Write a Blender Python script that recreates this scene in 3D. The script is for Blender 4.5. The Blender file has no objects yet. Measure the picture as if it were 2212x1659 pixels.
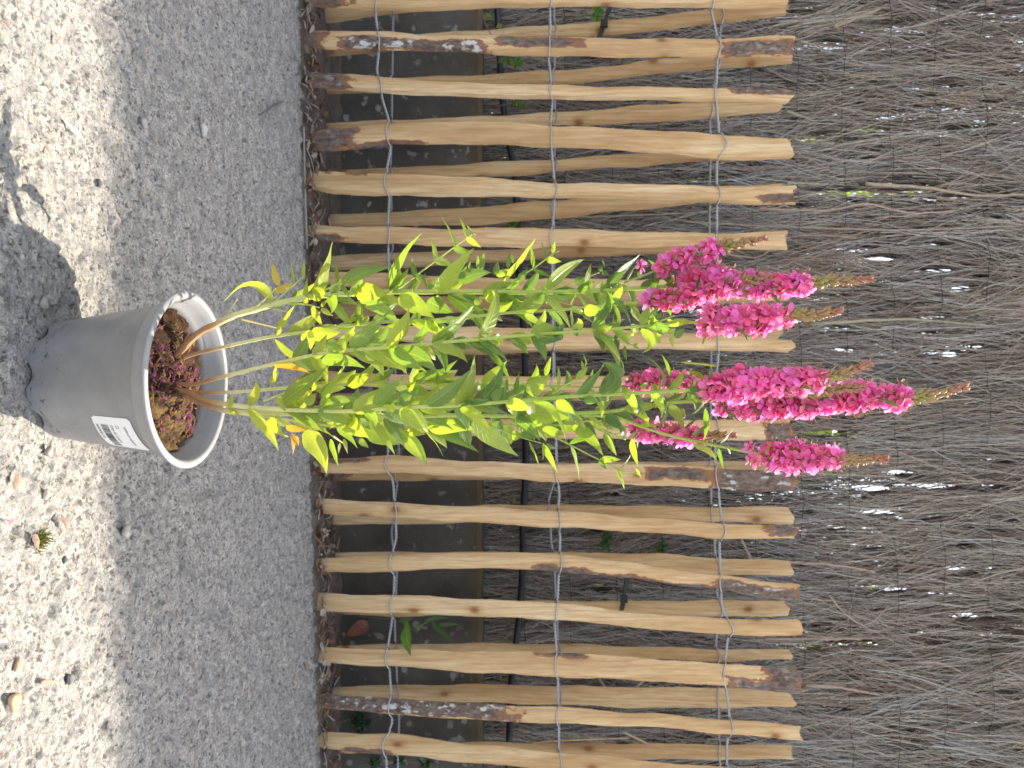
import bpy, math, random
import numpy as np
from mathutils import Vector, Matrix
random.seed(7); rng = np.random.default_rng(7)
S = bpy.context.scene
C = S.collection
PI = math.pi

# ------------------------------------------------------------------ camera
F = 1534.0; CH = 0.450; PITCH = math.radians(1.05)
cam = bpy.data.cameras.new('camera'); co = bpy.data.objects.new('camera', cam); C.objects.link(co)
cam.sensor_fit = 'HORIZONTAL'; cam.sensor_width = 36; cam.lens = 36 * F / 2212.0
cam.clip_start = 0.02; cam.clip_end = 500
fw = Vector((0, math.cos(PITCH), -math.sin(PITCH))); up = Vector((0, math.sin(PITCH), math.cos(PITCH)))
# the phone was held upright: picture right is up in the world, picture top is left
R = Matrix((up, Vector((-1, 0, 0)), -fw)).transposed()
co.matrix_world = Matrix.Translation((0, 0, CH)) @ R.to_4x4()
cam.dof.use_dof = True; cam.dof.focus_distance = 0.67; cam.dof.aperture_fstop = 13
S.camera = co

# ------------------------------------------------------------------ sky, sun, exposure
SUN = Vector((0.055, 0.064, 0.127)).normalized()
EL = math.asin(SUN.z); AZ = math.atan2(SUN.x, SUN.y)
w = bpy.data.worlds.new('World'); S.world = w; w.use_nodes = True
nt = w.node_tree; bg = nt.nodes['Background']
sky = nt.nodes.new('ShaderNodeTexSky'); sky.sky_type = 'NISHITA'; sky.sun_disc = False
sky.sun_elevation = EL; sky.sun_rotation = AZ; sky.air_density = 1.0; sky.dust_density = 3.0; sky.ozone_density = 1.0
hs = nt.nodes.new('ShaderNodeHueSaturation'); hs.inputs['Saturation'].default_value = 0.5
nt.links.new(sky.outputs[0], hs.inputs['Color']); nt.links.new(hs.outputs[0], bg.inputs[0]); bg.inputs[1].default_value = 0.15
sd = bpy.data.lights.new('sun', 'SUN'); sd.energy = 3.4; sd.angle = math.radians(0.5); sd.color = (1.0, 0.91, 0.77)
so = bpy.data.objects.new('sun', sd); C.objects.link(so)
so.rotation_euler = SUN.to_track_quat('Z', 'Y').to_euler()
S.view_settings.view_transform = 'Standard'; S.view_settings.look = 'None'; S.view_settings.gamma = 1
S.view_settings.exposure = 1.62
S.cycles.max_bounces = 8; S.cycles.transmission_bounces = 6; S.cycles.diffuse_bounces = 4

# ------------------------------------------------------------------ measuring helpers
def P(xi, yi, d):
    a = (xi - 1106) / F; b = (yi - 829.5) / F
    Y = math.cos(PITCH) + a * math.sin(PITCH); Z = a * math.cos(PITCH) - math.sin(PITCH)
    k = d / Y
    return Vector((b * k, d, CH + Z * k))
def G(xi, yi):
    a = (xi - 1106) / F; b = (yi - 829.5) / F
    Y = math.cos(PITCH) + a * math.sin(PITCH); Z = a * math.cos(PITCH) - math.sin(PITCH)
    k = CH / -Z
    return Vector((b * k, Y * k, 0))
REG = {'z': (0, 567, 3.2334), 'a': (459, 459, 4.7256), 'b': (459, 756, 4.7256), 'c': (864, 459, 4.5512), 'd': (864, 756, 4.5512),
       'e': (1296, 459, 3.7238), 'f': (1296, 729, 2.7307), 'F1': (621, 0, 3.7238), 'F2': (1161, 0, 3.7238), 'F3': (621, 972, 3.7238),
       'F4': (1161, 972, 3.7238), 'F5': (621, 1296, 3.7238), 'F6': (1161, 1296, 3.7238)}
def U(k, x, y):
    o = REG[k]; return (x / o[2] + o[0], y / o[2] + o[1])

# ------------------------------------------------------------------ mesh helpers
class MB:
    def __init__(s): s.v = []; s.f = []; s.c = []; s.uv = []; s.m = []
    def vert(s, p, c=(1, 1, 1), uv=(0, 0)):
        s.v.append(tuple(p)); s.c.append(tuple(c)); s.uv.append(uv); return len(s.v) - 1
    def grid(s, pts, cols=None, uvs=None, close=False):
        n = len(pts); m = len(pts[0]); b = len(s.v)
        for i in range(n):
            for j in range(m):
                s.vert(pts[i][j], cols[i][j] if cols else (1, 1, 1), uvs[i][j] if uvs else (0, 0))
        mm = m if close else m - 1
        for i in range(n - 1):
            for j in range(mm):
                j2 = (j + 1) % m
                s.f.append((b + i * m + j, b + i * m + j2, b + (i + 1) * m + j2, b + (i + 1) * m + j))
        return b
    def tube(s, path, rad, n=6, cols=None, cap=True, phase=0, shape=None):
        path = [Vector(p) for p in path]; N = len(path)
        if not hasattr(rad, '__len__'): rad = [rad] * N
        t0 = (path[1] - path[0]).normalized()
        a = t0.orthogonal().normalized()
        rows = []; cc = []
        for i in range(N):
            t = (path[min(i + 1, N - 1)] - path[max(i - 1, 0)]).normalized()
            a = (a - t * a.dot(t)).normalized(); bb = t.cross(a)
            row = []
            for j in range(n):
                th = 2 * PI * j / n + phase
                r = rad[i] * (shape(th) if shape else 1)
                row.append(path[i] + a * (math.cos(th) * r) + bb * (math.sin(th) * r))
            rows.append(row); cc.append([cols[i] if cols else (1, 1, 1)] * n)
        b = s.grid(rows, cc, None, True)
        if cap:
            s.f.append(tuple(b + j for j in range(n))[::-1]); s.f.append(tuple(b + (N - 1) * n + j for j in range(n)))
    def box(s, c, h, rot=None, col=(1, 1, 1)):
        b = len(s.v)
        for sx in (-1, 1):
            for sy in (-1, 1):
                for sz in (-1, 1):
                    p = Vector((sx * h[0], sy * h[1], sz * h[2]))
                    if rot: p = rot @ p
                    s.vert(p + Vector(c), col)
        for q in ((0, 1, 3, 2), (4, 6, 7, 5), (0, 4, 5, 1), (2, 3, 7, 6), (0, 2, 6, 4), (1, 5, 7, 3)):
            s.f.append(tuple(b + k for k in q))
    def build(s, name, mat, parent=None, smooth=True):
        me = bpy.data.meshes.new(name); me.from_pydata(s.v, [], s.f); me.update()
        ca = me.color_attributes.new('col', 'FLOAT_COLOR', 'POINT')
        arr = np.ones((len(s.v), 4), dtype=np.float32); arr[:, :3] = np.array(s.c, dtype=np.float32).reshape(-1, 3)
        ca.data.foreach_set('color', arr.ravel())
        uvl = me.uv_layers.new(name='UVMap')
        li = np.empty(len(me.loops), dtype=np.int32); me.loops.foreach_get('vertex_index', li)
        uvl.data.foreach_set('uv', np.array(s.uv, dtype=np.float32).reshape(-1, 2)[li].ravel())
        if smooth: me.polygons.foreach_set('use_smooth', [True] * len(me.polygons))
        me.materials.append(mat)
        o = bpy.data.objects.new(name, me); C.objects.link(o)
        if parent: o.parent = parent
        return o
def np_mesh(name, V, Fq, mat, parent=None, col=None, smooth=True):
    me = bpy.data.meshes.new(name); n = len(V); k = len(Fq); q = Fq.shape[1]
    me.vertices.add(n); me.vertices.foreach_set('co', V.astype(np.float32).ravel())
    me.loops.add(k * q); me.loops.foreach_set('vertex_index', Fq.astype(np.int32).ravel())
    me.polygons.add(k); me.polygons.foreach_set('loop_start', np.arange(0, k * q, q, dtype=np.int32))
    me.polygons.foreach_set('loop_total', np.full(k, q, dtype=np.int32))
    if smooth: me.polygons.foreach_set('use_smooth', np.ones(k, dtype=bool))
    me.update(calc_edges=True)
    if col is not None:
        ca = me.color_attributes.new('col', 'FLOAT_COLOR', 'POINT')
        a = np.ones((n, 4), dtype=np.float32); a[:, :3] = col; ca.data.foreach_set('color', a.ravel())
    me.materials.append(mat)
    o = bpy.data.objects.new(name, me); C.objects.link(o)
    if parent: o.parent = parent
    return o
def tag(o, label=None, cat=None, group=None, kind=None):
    if label: o['label'] = label
    if cat: o['category'] = cat
    if group: o['group'] = group
    if kind: o['kind'] = kind
    return o
def empty(name, loc, label, cat, group=None):
    o = bpy.data.objects.new(name, None); C.objects.link(o); o.location = loc; o.empty_display_size = 0.05
    return tag(o, label, cat, group)
def adopt(root, o):
    o.parent = root; o.matrix_parent_inverse = Matrix.Translation(root.location).inverted()
    return o
def lerp(pts, x):           # piecewise linear on rows (key, values...)
    if x <= pts[0][0]: return pts[0][1:]
    for a, b in zip(pts, pts[1:]):
        if x <= b[0]:
            t = (x - a[0]) / (b[0] - a[0]); t = t * t * (3 - 2 * t) * .5 + t * .5
            return tuple(p + (q - p) * t for p, q in zip(a[1:], b[1:]))
    return pts[-1][1:]
def smooth_path(pts, n):
    pts = [Vector(p) for p in pts]; out = []
    ext = [pts[0] * 2 - pts[1]] + pts + [pts[-1] * 2 - pts[-2]]
    L = [0]
    for a, b in zip(pts, pts[1:]): L.append(L[-1] + (b - a).length)
    for k in range(n):
        s = L[-1] * k / (n - 1); i = 0
        while i < len(L) - 2 and L[i + 1] < s: i += 1
        t = (s - L[i]) / max(L[i + 1] - L[i], 1e-9)
        p0, p1, p2, p3 = ext[i], ext[i + 1], ext[i + 2], ext[i + 3]
        out.append(0.5 * ((2 * p1) + (p2 - p0) * t + (2 * p0 - 5 * p1 + 4 * p2 - p3) * t * t + (3 * p1 - p0 - 3 * p2 + p3) * t ** 3))
    return out

# ------------------------------------------------------------------ numpy noise
def h2(ix, iy, s=0):
    n = (ix.astype(np.int64) * 374761393 + iy.astype(np.int64) * 668265263 + s * 974634777) & 0xffffffff
    n = ((n ^ (n >> 13)) * 1274126177) & 0xffffffff
    return ((n ^ (n >> 16)) & 0xffffff) / float(0xffffff)
def vnoise(x, y, s=0):
    ix = np.floor(x); iy = np.floor(y); fx = x - ix; fy = y - iy
    fx = fx * fx * (3 - 2 * fx); fy = fy * fy * (3 - 2 * fy)
    a = h2(ix, iy, s); b = h2(ix + 1, iy, s); c = h2(ix, iy + 1, s); d = h2(ix + 1, iy + 1, s)
    return (a * (1 - fx) + b * fx) * (1 - fy) + (c * (1 - fx) + d * fx) * fy
def fbm(x, y, s=0, o=4):
    r = 0; a = .5
    for k in range(o): r = r + a * vnoise(x * 2 ** k, y * 2 ** k, s + k); a *= .5
    return r
def worley(x, y, s=0):
    ix = np.floor(x); iy = np.floor(y); best = np.full(x.shape, 9.0); idv = np.zeros(x.shape)
    for dx in (-1, 0, 1):
        for dy in (-1, 0, 1):
            cx = ix + dx; cy = iy + dy
            px = cx + h2(cx, cy, s + 1); py = cy + h2(cx, cy, s + 2)
            d = np.hypot(px - x, py - y); m = d < best
            best = np.where(m, d, best); idv = np.where(m, h2(cx, cy, s + 3), idv)
    return best, idv

# ------------------------------------------------------------------ materials
class NT:
    def __init__(s, name):
        s.m = bpy.data.materials.new(name); s.m.use_nodes = True; s.t = s.m.node_tree
        s.b = s.t.nodes['Principled BSDF']; s.o = s.t.nodes['Material Output']
    def n(s, ty, **k):
        x = s.t.nodes.new('ShaderNode' + ty)
        for a, v in k.items(): setattr(x, a, v)
        return x
    def set(s, node, **k):
        for a, v in k.items(): node.inputs[a.replace('_', ' ')].default_value = v
        return node
    def l(s, a, b): s.t.links.new(a, b)
    def coord(s, scale=(1, 1, 1)):
        tc = s.n('TexCoord'); mp = s.n('Mapping'); mp.inputs['Scale'].default_value = scale
        s.l(tc.outputs['Object'], mp.inputs['Vector']); return mp.outputs[0]
    def noise(s, vec, scale, detail=4, rough=.6):
        x = s.n('TexNoise'); x.inputs['Scale'].default_value = scale; x.inputs['Detail'].default_value = detail
        x.inputs['Roughness'].default_value = rough; s.l(vec, x.inputs['Vector']); return x.outputs['Fac']
    def vor(s, vec, scale, feat='F1'):
        x = s.n('TexVoronoi', feature=feat); x.inputs['Scale'].default_value = scale; s.l(vec, x.inputs['Vector']); return x
    def ramp(s, fac, stops):
        x = s.n('ValToRGB'); r = x.color_ramp
        while len(r.elements) < len(stops): r.elements.new(0.5)
        for e, (p, c) in zip(r.elements, stops): e.position = p; e.color = (*c, 1) if len(c) == 3 else c
        s.l(fac, x.inputs['Fac']); return x.outputs['Color']
    def mix(s, fac, a, b, blend='MIX'):
        x = s.n('Mix', data_type='RGBA', blend_type=blend)
        for sock, v in ((x.inputs[0], fac), (x.inputs[6], a), (x.inputs[7], b)):
            if isinstance(v, (int, float)): sock.default_value = v
            elif isinstance(v, tuple): sock.default_value = (*v, 1)
            else: s.l(v, sock)
        return x.outputs[2]
    def math(s, op, a, b=0.0, clamp=False):
        x = s.n('Math', operation=op, use_clamp=clamp)
        for sock, v in ((x.inputs[0], a), (x.inputs[1], b)):
            if isinstance(v, (int, float)): sock.default_value = v
            else: s.l(v, sock)
        return x.outputs[0]
    def bump(s, h, strength, dist):
        x = s.n('Bump'); x.inputs['Strength'].default_value = strength; x.inputs['Distance'].default_value = dist
        s.l(h, x.inputs['Height']); s.l(x.outputs[0], s.b.inputs['Normal']); return x.outputs[0]
    def attr(s, name='col'): return s.n('Attribute', attribute_name=name).outputs['Color']
    def base(s, c):
        if isinstance(c, tuple): s.b.inputs['Base Color'].default_value = (*c, 1)
        else: s.l(c, s.b.inputs['Base Color'])
    def rough(s, v, spec=None):
        s.b.inputs['Roughness'].default_value = v
        if spec is not None: s.b.inputs['Specular IOR Level'].default_value = spec

def mat_ground():
    n = NT('rough_concrete'); v0 = n.coord()
    nz = n.n('TexNoise'); nz.inputs['Scale'].default_value = 320; nz.inputs['Detail'].default_value = 3; n.l(v0, nz.inputs['Vector'])
    sc_ = n.n('VectorMath', operation='SCALE'); n.l(nz.outputs['Color'], sc_.inputs[0]); sc_.inputs['Scale'].default_value = .0045
    ad = n.n('VectorMath', operation='ADD'); n.l(v0, ad.inputs[0]); n.l(sc_.outputs[0], ad.inputs[1]); v = ad.outputs[0]
    g1 = n.noise(v, 330, 6, .75)
    paste = n.ramp(g1, [(.34, (.13, .125, .115)), (.46, (.36, .34, .305)), (.58, (.56, .525, .465)), (.75, (.70, .66, .595))])
    paste = n.mix(n.math('MULTIPLY', n.ramp(n.noise(v, 14, 4), [(.4, (0, 0, 0)), (.65, (1, 1, 1))]), .35), paste, (.27, .26, .24))
    mot = n.noise(v0, 48, 5, .65); paste = n.mix(n.ramp(mot, [(.42, (.55, .55, .55)), (.56, (0, 0, 0))]), paste, (.21, .205, .195))
    v1 = n.vor(v, 190); v2 = n.vor(v, 85)
    disc = n.ramp(v1.outputs['Distance'], [(0, (1, 1, 1)), (.38, (1, 1, 1)), (.5, (0, 0, 0))])
    sc = n.n('SeparateColor'); n.l(v1.outputs['Color'], sc.inputs[0])
    scol = n.ramp(sc.outputs[0], [(0, (.09, .092, .095)), (.35, (.20, .195, .185)), (.65, (.36, .34, .31)), (.85, (.50, .47, .43)), (1, (.36, .27, .2))])
    mask = n.math('MULTIPLY', n.math('GREATER_THAN', sc.outputs[1], .58), disc)
    c = n.mix(n.math('MULTIPLY', mask, .8), paste, scol)
    sc2 = n.n('SeparateColor'); n.l(v2.outputs['Color'], sc2.inputs[0])
    scol2 = n.ramp(sc2.outputs[0], [(0, (.14, .145, .15)), (.4, (.27, .26, .25)), (.7, (.42, .40, .37)), (1, (.52, .46, .37))])
    m2 = n.math('MULTIPLY', n.math('GREATER_THAN', sc2.outputs[1], .84), n.math('LESS_THAN', v2.outputs['Distance'], .40))
    c = n.mix(n.math('MULTIPLY', m2, .7), c, scol2)
    pits = n.ramp(n.noise(v, 150, 4, .6), [(.60, (0, 0, 0)), (.66, (1, 1, 1))])
    c = n.mix(n.math('MULTIPLY', pits, .55), c, (.10, .095, .085))
    n.base(c); n.rough(.92, .2)
    h = n.math('ADD', n.math('MULTIPLY', g1, 1.0), n.math('ADD', n.math('MULTIPLY', v1.outputs['Distance'], -.5), n.math('MULTIPLY', pits, -.9)))
    n.bump(h, 1.0, .0028); return n.m
def mat_wood():
    n = NT('cleft_chestnut'); tc = n.n('TexCoord'); oi = n.n('ObjectInfo')
    mp = n.n('Mapping'); mp.inputs['Scale'].default_value = (1, 1, .09); n.l(tc.outputs['Object'], mp.inputs['Vector'])
    off = n.n('VectorMath', operation='ADD'); n.l(mp.outputs[0], off.inputs[0])
    cx = n.n('CombineXYZ'); n.l(n.math('MULTIPLY', oi.outputs['Random'], 37), cx.inputs[0]); n.l(n.math('MULTIPLY', oi.outputs['Random'], 11), cx.inputs[2]); n.l(cx.outputs[0], off.inputs[1])
    v = off.outputs[0]
    big = n.noise(v, 22, 5, .6); fine = n.noise(v, 190, 5, .7)
    wv = n.n('TexWave', wave_type='BANDS', bands_direction='X'); wv.inputs['Scale'].default_value = 22; wv.inputs['Distortion'].default_value = 14; wv.inputs['Detail'].default_value = 3; wv.inputs['Detail Scale'].default_value = 1.6
    n.l(v, wv.inputs['Vector'])
    c = n.ramp(big, [(.32, (.42, .265, .125)), (.5, (.59, .41, .215)), (.68, (.70, .54, .33))])
    c = n.mix(n.math('MULTIPLY', n.ramp(wv.outputs['Fac'], [(.0, (1, 1, 1)), (.22, (.2, .2, .2)), (.5, (0, 0, 0))]), .38), c, (.40, .215, .085))
    c = n.mix(n.math('MULTIPLY', n.ramp(fine, [(.38, (1, 1, 1)), (.55, (0, 0, 0))]), .38), c, (.32, .19, .085))
    sk = n.n('SeparateXYZ'); n.l(n.coord((1, 1, .6)), sk.inputs[0]); ck = n.n('CombineXYZ'); n.l(sk.outputs[0], ck.inputs[0]); n.l(sk.outputs[2], ck.inputs[1]); vk = n.vor(ck.outputs[0], 7.5); vk.voronoi_dimensions = '2D'; kd = n.math('ADD', vk.outputs['Distance'], n.math('MULTIPLY', fine, .05))   # knots
    c = n.mix(n.ramp(kd, [(.045, (1, 1, 1)), (.065, (.7, .7, .7)), (.085, (.28, .28, .28)), (.15, (0, 0, 0))]), c, (.26, .12, .04))
    # bark left on the cleft pale
    at = n.n('Attribute', attribute_name='col'); sp = n.n('SeparateColor'); n.l(at.outputs['Color'], sp.inputs[0])
    v2 = n.coord((1, 1, .5)); bn = n.noise(n.coord((1, 1, .45)), 38, 6, .7)
    edge = n.math('ADD', sp.outputs[0], n.math('MULTIPLY', n.math('SUBTRACT', bn, .5), 1.1))
    bm = n.ramp(edge, [(.49, (0, 0, 0)), (.52, (1, 1, 1))]); inner = n.ramp(edge, [(.56, (0, 0, 0)), (.66, (1, 1, 1))])
    bark = n.ramp(n.noise(v2, 130, 5, .7), [(.3, (.05, .03, .022)), (.52, (.15, .11, .09)), (.75, (.26, .215, .185))])
    lich = n.math('MULTIPLY', n.ramp(n.noise(v2, 75, 5, .6), [(.54, (0, 0, 0)), (.62, (1, 1, 1))]), sp.outputs[1])
    bark = n.mix(lich, bark, (.56, .545, .51))
    bark = n.mix(inner, (.27, .125, .065), bark)
    c = n.mix(bm, c, bark)
    c = n.mix(sp.outputs[2], c, (.20, .135, .085))     # darker brown towards the foot of the pale
    n.base(c); n.rough(.72, .3)
    n.bump(n.math('ADD', n.math('MULTIPLY', fine, .5), n.math('MULTIPLY', n.math('MULTIPLY', bm, bn), 1.2)), .5, .003); return n.m
def mat_col(name, rough=.7, spec=.3, nscale=120, amt=.35, bumpd=.0008, metal=0, dark=.55):
    n = NT(name); v = n.coord(); f = n.noise(v, nscale, 5, .65)
    c = n.mix(n.math('MULTIPLY', n.ramp(f, [(.35, (1, 1, 1)), (.65, (0, 0, 0))]), amt), n.attr(), n.mix(1.0, n.attr(), (dark, dark, dark), 'MULTIPLY'))
    n.base(c); n.rough(rough, spec); n.b.inputs['Metallic'].default_value = metal
    if bumpd: n.bump(f, .6, bumpd)
    return n.m
def mat_leaf(name='leaf', trans=.5, tsat=(1.65, 1.7, .5)):
    n = NT(name); uv = n.n('UVMap'); sp = n.n('SeparateXYZ'); n.l(uv.outputs[0], sp.inputs[0])
    au = n.math('ABSOLUTE', sp.outputs[0])
    mid = n.ramp(au, [(.03, (1, 1, 1)), (.10, (0, 0, 0))])
    ph = n.math('SUBTRACT', n.math('MULTIPLY', sp.outputs[1], 8.0), n.math('MULTIPLY', au, 1.7))
    fr = n.math('ABSOLUTE', n.math('SUBTRACT', n.math('FRACT', ph), .5))
    vein = n.math('MULTIPLY', n.ramp(fr, [(.03, (1, 1, 1)), (.09, (0, 0, 0))]), .45)
    vm = n.math('MAXIMUM', mid, vein)
    v = n.coord(); nz = n.noise(v, 160, 4, .6)
    base = n.mix(n.math('MULTIPLY', nz, .5), n.attr(), n.mix(1, n.attr(), (.62, .7, .6), 'MULTIPLY'))
    spots = n.ramp(n.noise(v, 700, 2, .5), [(.70, (0, 0, 0)), (.76, (1, 1, 1))])
    base = n.mix(n.math('MULTIPLY', spots, .5), base, (.10, .05, .015))
    c = n.mix(n.math('MULTIPLY', vm, .55), base, n.mix(.5, n.attr(), (.50, .56, .25)))
    n.base(c); n.rough(.33, .6)
    n.bump(n.math('ADD', n.math('MULTIPLY', vm, -1.0), nz), .55, .0009)
    tr = n.n('BsdfTranslucent'); n.l(n.mix(1, c, tsat, 'MULTIPLY'), tr.inputs[0])
    mx = n.n('MixShader'); mx.inputs[0].default_value = trans
    n.l(n.b.outputs[0], mx.inputs[1]); n.l(tr.outputs[0], mx.inputs[2]); n.l(mx.outputs[0], n.o.inputs[0]); return n.m
def mat_petal():
    n = NT('petal'); n.base(n.attr()); n.rough(.5, .25)
    uv = n.n('UVMap'); wv = n.n('TexNoise'); mp = n.n('Mapping'); mp.inputs['Scale'].default_value = (6, 1.2, 1); n.l(uv.outputs[0], mp.inputs[0]); n.l(mp.outputs[0], wv.inputs[0]); wv.inputs['Scale'].default_value = 1.6
    n.bump(wv.outputs['Fac'], .7, .0012)
    tr = n.n('BsdfTranslucent'); n.l(n.mix(1, n.attr(), (1.25, 1.3, 1.15), 'MULTIPLY'), tr.inputs[0])
    mx = n.n('MixShader'); mx.inputs[0].default_value = .55
    n.l(n.b.outputs[0], mx.inputs[1]); n.l(tr.outputs[0], mx.inputs[2]); n.l(mx.outputs[0], n.o.inputs[0]); return n.m
def mat_plain(name, col, rough=.5, spec=.5, metal=0, nscale=80, var=.15, bumpd=0):
    n = NT(name); v = n.coord(); f = n.noise(v, nscale, 5, .6)
    n.base(n.mix(n.math('MULTIPLY', f, var * 2), col, tuple(x * .45 for x in col))); n.rough(rough, spec); n.b.inputs['Metallic'].default_value = metal
    if bumpd: n.bump(f, .6, bumpd)
    return n.m
def mat_pot():
    n = NT('grey_recycled_plastic'); v = n.coord(); f = n.noise(v, 22, 4, .6)
    c = n.ramp(f, [(.3, (.225, .225, .228)), (.7, (.275, .275, .278))])
    tc = n.n('TexCoord'); mp = n.n('Mapping'); mp.inputs['Scale'].default_value = (1, 1, 2.6); n.l(tc.outputs['Object'], mp.inputs[0])
    scr = n.noise(mp.outputs[0], 95, 6, .75)
    sep = n.n('SeparateXYZ'); n.l(tc.outputs['Object'], sep.inputs[0])
    low = n.math('MULTIPLY', n.ramp(n.math('MULTIPLY', sep.outputs[2], 10), [(.1, (1, 1, 1)), (.45, (.0, .0, .0))]), .10)
    dm = n.ramp(n.math('ADD', scr, low), [(.665, (0, 0, 0)), (.70, (1, 1, 1))])
    c = n.mix(n.math('MULTIPLY', dm, .85), c, (.045, .035, .028))
    dust = n.ramp(n.noise(v, 45, 5, .7), [(.5, (0, 0, 0)), (.75, (1, 1, 1))])
    c = n.mix(n.math('MULTIPLY', dust, .22), c, (.42, .39, .35))
    n.base(c); n.b.inputs['Roughness'].default_value = .42
    n.l(n.ramp(n.noise(v, 60, 4), [(.3, (.36, .36, .36)), (.7, (.58, .58, .58))]), n.b.inputs['Roughness'])
    n.bump(n.noise(v, 700, 3), .12, .0004); return n.m
def mat_board():
    n = NT('old_concrete_board'); v = n.coord(); f = n.noise(v, 7, 6, .65); g = n.noise(v, 120, 5, .7)
    c = n.ramp(f, [(.3, (.065, .058, .050)), (.6, (.12, .112, .10)), (.8, (.19, .18, .16))])
    c = n.mix(n.math('MULTIPLY', g, .35), c, (.09, .08, .07))
    sp = n.ramp(n.noise(v, 34, 3, .5), [(.60, (0, 0, 0)), (.66, (1, 1, 1))]); patch = n.ramp(n.noise(v, 3.5, 2), [(.38, (0, 0, 0)), (.6, (1, 1, 1))])
    c = n.mix(n.math('MULTIPLY', n.math('MULTIPLY', sp, patch), .7), c, (.45, .44, .39))
    sx = n.n('SeparateXYZ'); tc = n.n('TexCoord'); n.l(tc.outputs['Object'], sx.inputs[0])
    top = n.ramp(n.math('ADD', n.math('MULTIPLY', sx.outputs[2], 1.0), n.math('MULTIPLY', g, .02)), [(.318, (0, 0, 0)), (.345, (1, 1, 1))])
    c = n.mix(n.math('MULTIPLY', top, .6), c, (.12, .085, .04))
    n.base(c); n.rough(.9, .2); n.bump(g, .6, .003); return n.m
M = {'ground': mat_ground(), 'wood': mat_wood(), 'leaf': mat_leaf(), 'petal': mat_petal(), 'pot': mat_pot(), 'board': mat_board(),
     'stem': mat_col('stem', .5, .4, 260, .35, .0005), 'twig': mat_col('brushwood', .85, .2, 90, .5, .0, dark=.5),
     'wire': mat_plain('galvanised_wire', (.50, .52, .54), .38, .5, .85, 200, .3),
     'darkwire': mat_plain('rusty_binding_wire', (.07, .055, .05), .6, .3, .5, 200, .3),
     'hose': mat_plain('black_rubber', (.012, .013, .017), .4, .5), 'tie': mat_plain('black_strap', (.012, .012, .013), .45, .5),
     'soil': mat_col('soil', .95, .1, 300, .7, .0015, dark=.3), 'dry': mat_col('dry_litter', .8, .2, 200, .5, .0008),
     'paper': mat_plain('label_paper', (.74, .74, .73), .42, .4, 0, 30, .04), 'ink': mat_plain('ink', (.03, .03, .035), .5, .3),
     'shrub_leaf': mat_leaf('garden_leaf', .45), 'stone': mat_col('loose_stone', .85, .2, 180, .5, .001)}  # garden_leaf is the foliage of the shrubs beyond the screen

# ------------------------------------------------------------------ ground
def axis(lo, hi, step0, step1, out, coarse):
    a = [lo]
    while a[-1] < hi:
        t = (a[-1] - lo) / (hi - lo); a.append(a[-1] + step0 + (step1 - step0) * t)
    o1 = []; s = coarse; p = a[-1]
    while p < out[1]: p += s; s *= 1.7; o1.append(p)
    o0 = []; s = coarse; p = lo
    while p > out[0]: p -= s; s *= 1.7; o0.append(p)
    return np.array(o0[::-1] + a + o1)
gx = axis(-0.98, 0.98, .0024, .0024, (-60, 60), .01); gy = axis(0.5, 1.62, .0017, .005, (-60, 60), .01)
X, Y = np.meshgrid(gx, gy)
H = (fbm(X * 9, Y * 9, 3, 3) - .45) * .004 + (fbm(X * 110, Y * 110, 5, 4) - .47) * .0062
d, i_ = worley(X / .0085, Y / .0085, 11); H += np.where(i_ > .45, np.clip(.55 - d, 0, 1) * .0042 * i_, 0)
d, i_ = worley(X / .0105, Y / .0105, 31); pm = vnoise(X * 7, Y * 7, 77); H -= np.where(i_ > .62 - .25 * pm, np.clip(.46 - d, 0, .28) * .0115, 0)
d, i_ = worley(X / .03, Y / .03, 51); H += np.where(i_ > .80, np.clip(.40 - d, 0, .22) * .018, 0)
d, i_ = worley(X / .024, Y / .024, 71); H -= np.where(i_ > .90, np.clip(.34 - d, 0, .2) * .026, 0)
fade = ((X > gx[0] + 60) | True) & (np.abs(X) < .99) & (Y > .49) & (Y < 1.64)
H = np.where(fade, H, 0) - .0005
# flatten under the pot so it stands level
dp = np.hypot(X + .004, Y - .692); H = np.where(dp < .075, np.minimum(H, -.0022), H)
V = np.stack([X, Y, H], -1).reshape(-1, 3); nx = len(gx); ny = len(gy)
ii, jj = np.meshgrid(np.arange(ny - 1), np.arange(nx - 1), indexing='ij'); b0 = (ii * nx + jj).ravel()
go = np_mesh('ground', V, np.stack([b0, b0 + 1, b0 + 1 + nx, b0 + nx], -1), M['ground'])
tag(go, kind='structure')

# strip of bare soil at the foot of the fences
sx = np.arange(-1.6, 2.3, .006); sy = np.linspace(0, 1, 34)
SX, T = np.meshgrid(sx, sy)
edge = 1.470 + .085 * SX + (fbm(SX * 6, SX * 0, 9, 4) - .5) * .05
SY = edge + (1.74 - edge) * T
SH = np.clip(T * 5, 0, 1) * .012 + (fbm(SX * 40, SY * 40, 21, 4) - .45) * .016 * np.clip(T * 4, .0, 1) - .004 * (T == 0)
V = np.stack([SX, SY, SH + .001], -1).reshape(-1, 3); nx = len(sx); ny = len(sy)
ii, jj = np.meshgrid(np.arange(ny - 1), np.arange(nx - 1), indexing='ij'); b0 = (ii * nx + jj).ravel()
cc = np.array((.17, .14, .115)) * (.6 + .9 * fbm(SX * 60, SY * 60, 4, 3).reshape(-1, 1))
tag(np_mesh('soil_strip', V, np.stack([b0, b0 + 1, b0 + 1 + nx, b0 + nx], -1), M['soil'], col=cc), kind='structure')

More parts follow.
